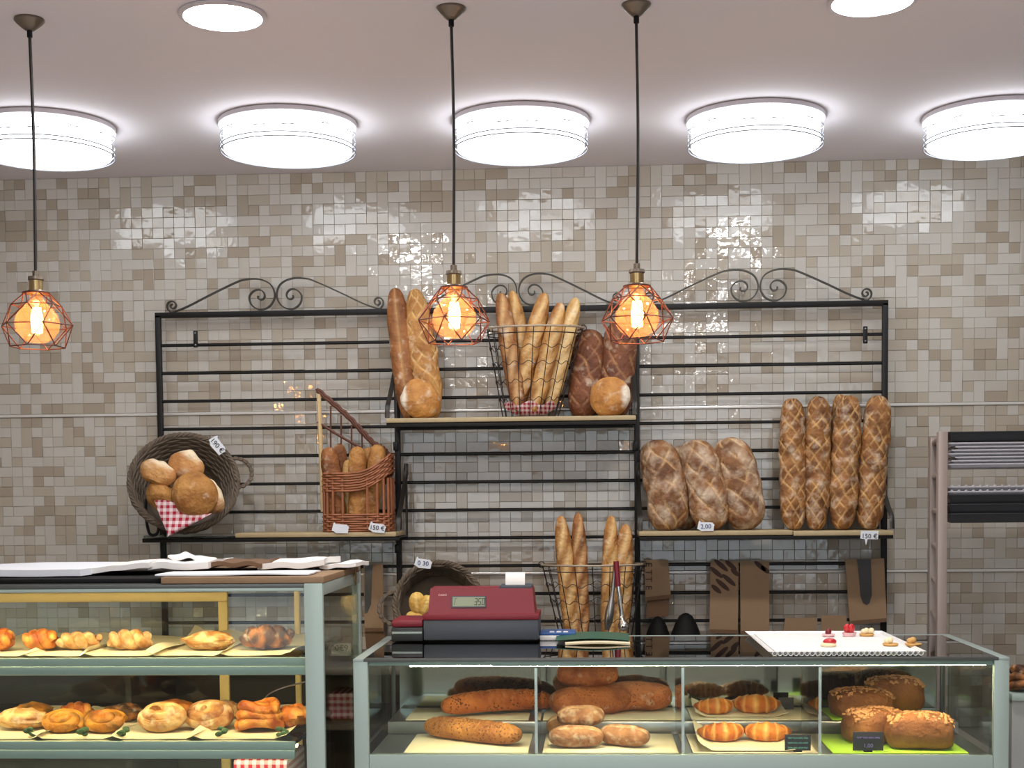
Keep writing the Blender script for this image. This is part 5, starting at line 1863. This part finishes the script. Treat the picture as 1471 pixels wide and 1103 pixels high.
def btray(z, h, mt_, label, dx=0.0, wav=False):
    """shallow tray with sloping walls"""
    x0_, x1_ = xf_ + .022 + dx, xf_ + wdt - .02
    a, b = yf + .01, yb - .03
    mb = MB(); mb.smooth = False
    i = .012
    mb.add([V((x0_ + i, a + i, z)), V((x1_ - i, a + i, z)), V((x1_ - i, b - i, z)), V((x0_ + i, b - i, z)),
            V((x0_, a, z + h)), V((x1_, a, z + h)), V((x1_, b, z + h)), V((x0_, b, z + h)),
            V((x0_ + i, a + i, z + .0025)), V((x1_ - i, a + i, z + .0025)), V((x1_ - i, b - i, z + .0025)), V((x0_ + i, b - i, z + .0025))],
           [(3, 2, 1, 0), (0, 1, 5, 4), (1, 2, 6, 5), (2, 3, 7, 6), (3, 0, 4, 7), (8, 9, 10, 11), (4, 5, 9, 8), (5, 6, 10, 9), (6, 7, 11, 10), (7, 4, 8, 11)])
    mb.tube([V((x0_, a, z + h)), V((x1_, a, z + h)), V((x1_, b, z + h)), V((x0_, b, z + h))], .003, 6, closed=True)
    if wav:
        for k in range(26):
            mb.ball((x0_ + (x1_ - x0_) * (k + .5) / 26, a, z + h + .002), (.006, .004, .006), 6, 4)
    mb.v = [p + V(((xb_ - xf_) * (p.y - yf) / (yb - yf), 0, 0)) for p in mb.v]
    put('baking_tray', mb, mt_, label=label, cat='tray', group=gtr)


zA = at(1410, 671, yf).z
for k in range(7):
    btray(zA + k * .0118, .0105, 'traymetal', ['lowest', 'second', 'third', 'fourth', 'fifth', 'sixth', 'topmost'][k] + ' silver tray in the stack at the top of the trolley', .012 * (k % 3))
btray(zA + .088, .030, 'traydark', 'dark deep tray lying over the silver stack')
zB_ = at(1410, 712, yf).z
btray(zB_, .014, 'traymetal', 'lower silver tray with ribbed edge in the trolley', .0, True)
btray(zB_ + .018, .012, 'traymetal', 'upper silver tray with ribbed edge in the trolley', .0, True)
zC_ = at(1410, 751, yf).z
for k in range(3):
    btray(zC_ + k * .032, .030, 'traydark', ['lowest', 'middle', 'upper'][k] + ' black tray of the three under the ribbed trays')

# ------------------------------------------------------------------ small counter at the side with a puff pastry
cz = at(1462, 997, -1.25).z
xs = at(1453, 997, -1.25).x + .002
sc_ = thing('side_counter', 'grey side counter beyond the end of the low display case', 'counter', V((xs + .3, -1.0, 0)))
mb = MB(); mb.box((xs, -1.25, cz - .022), (xs + .75, -.98, cz), bev=.003); put('worktop', mb, 'alu', sc_)
mb = MB(); mb.box((xs + .004, -1.235, 0), (xs + .75, -.985, cz - .022), bev=.003); put('cabinet_body', mb, 'sidecounter', sc_)
for i, (px, wp, hp, mt_, lab) in enumerate(((1474, 44, 34, 'choc', 'brown flaky pastry on the side counter at the edge of the picture'),)):
    swirl((at(px, 995, -1.18).x, -1.18, cz + .001), wp / 442, hp / 442, mt_, lab, None, 'fold', 5)

# ------------------------------------------------------------------ cloth-lined boxes on the shelf of the back counter
for i, (px0, px1, z0, lab) in enumerate(((474, 516, .71, 'gingham-lined box on the shelf of the back counter, seen between the cases'), (474, 520, .2, 'gingham-lined box at the bottom of the back counter'))):
    a, b = at(px0, 1020, -.5).x, at(px1, 1020, -.5).x
    t = thing('lined_box', lab, 'box', V(((a + b) / 2, -.45, z0)), 'gingham boxes in the back counter')
    h = .11
    mb = MB(); mb.box((a + .01, -.52, z0), (b - .01, -.36, z0 + h - .01), bev=.004); put('box_body', mb, 'kraft', t)
    mb = MB(); mb.box((a, -.53, z0 + .012), (b, -.35, z0 + h), bev=.008); put('gingham_cover', mb, 'gingham', t)

#print('BASKET', WL['wicker_basket'].z, ZL, WL['wicker_basket.001'].z, ZCT)
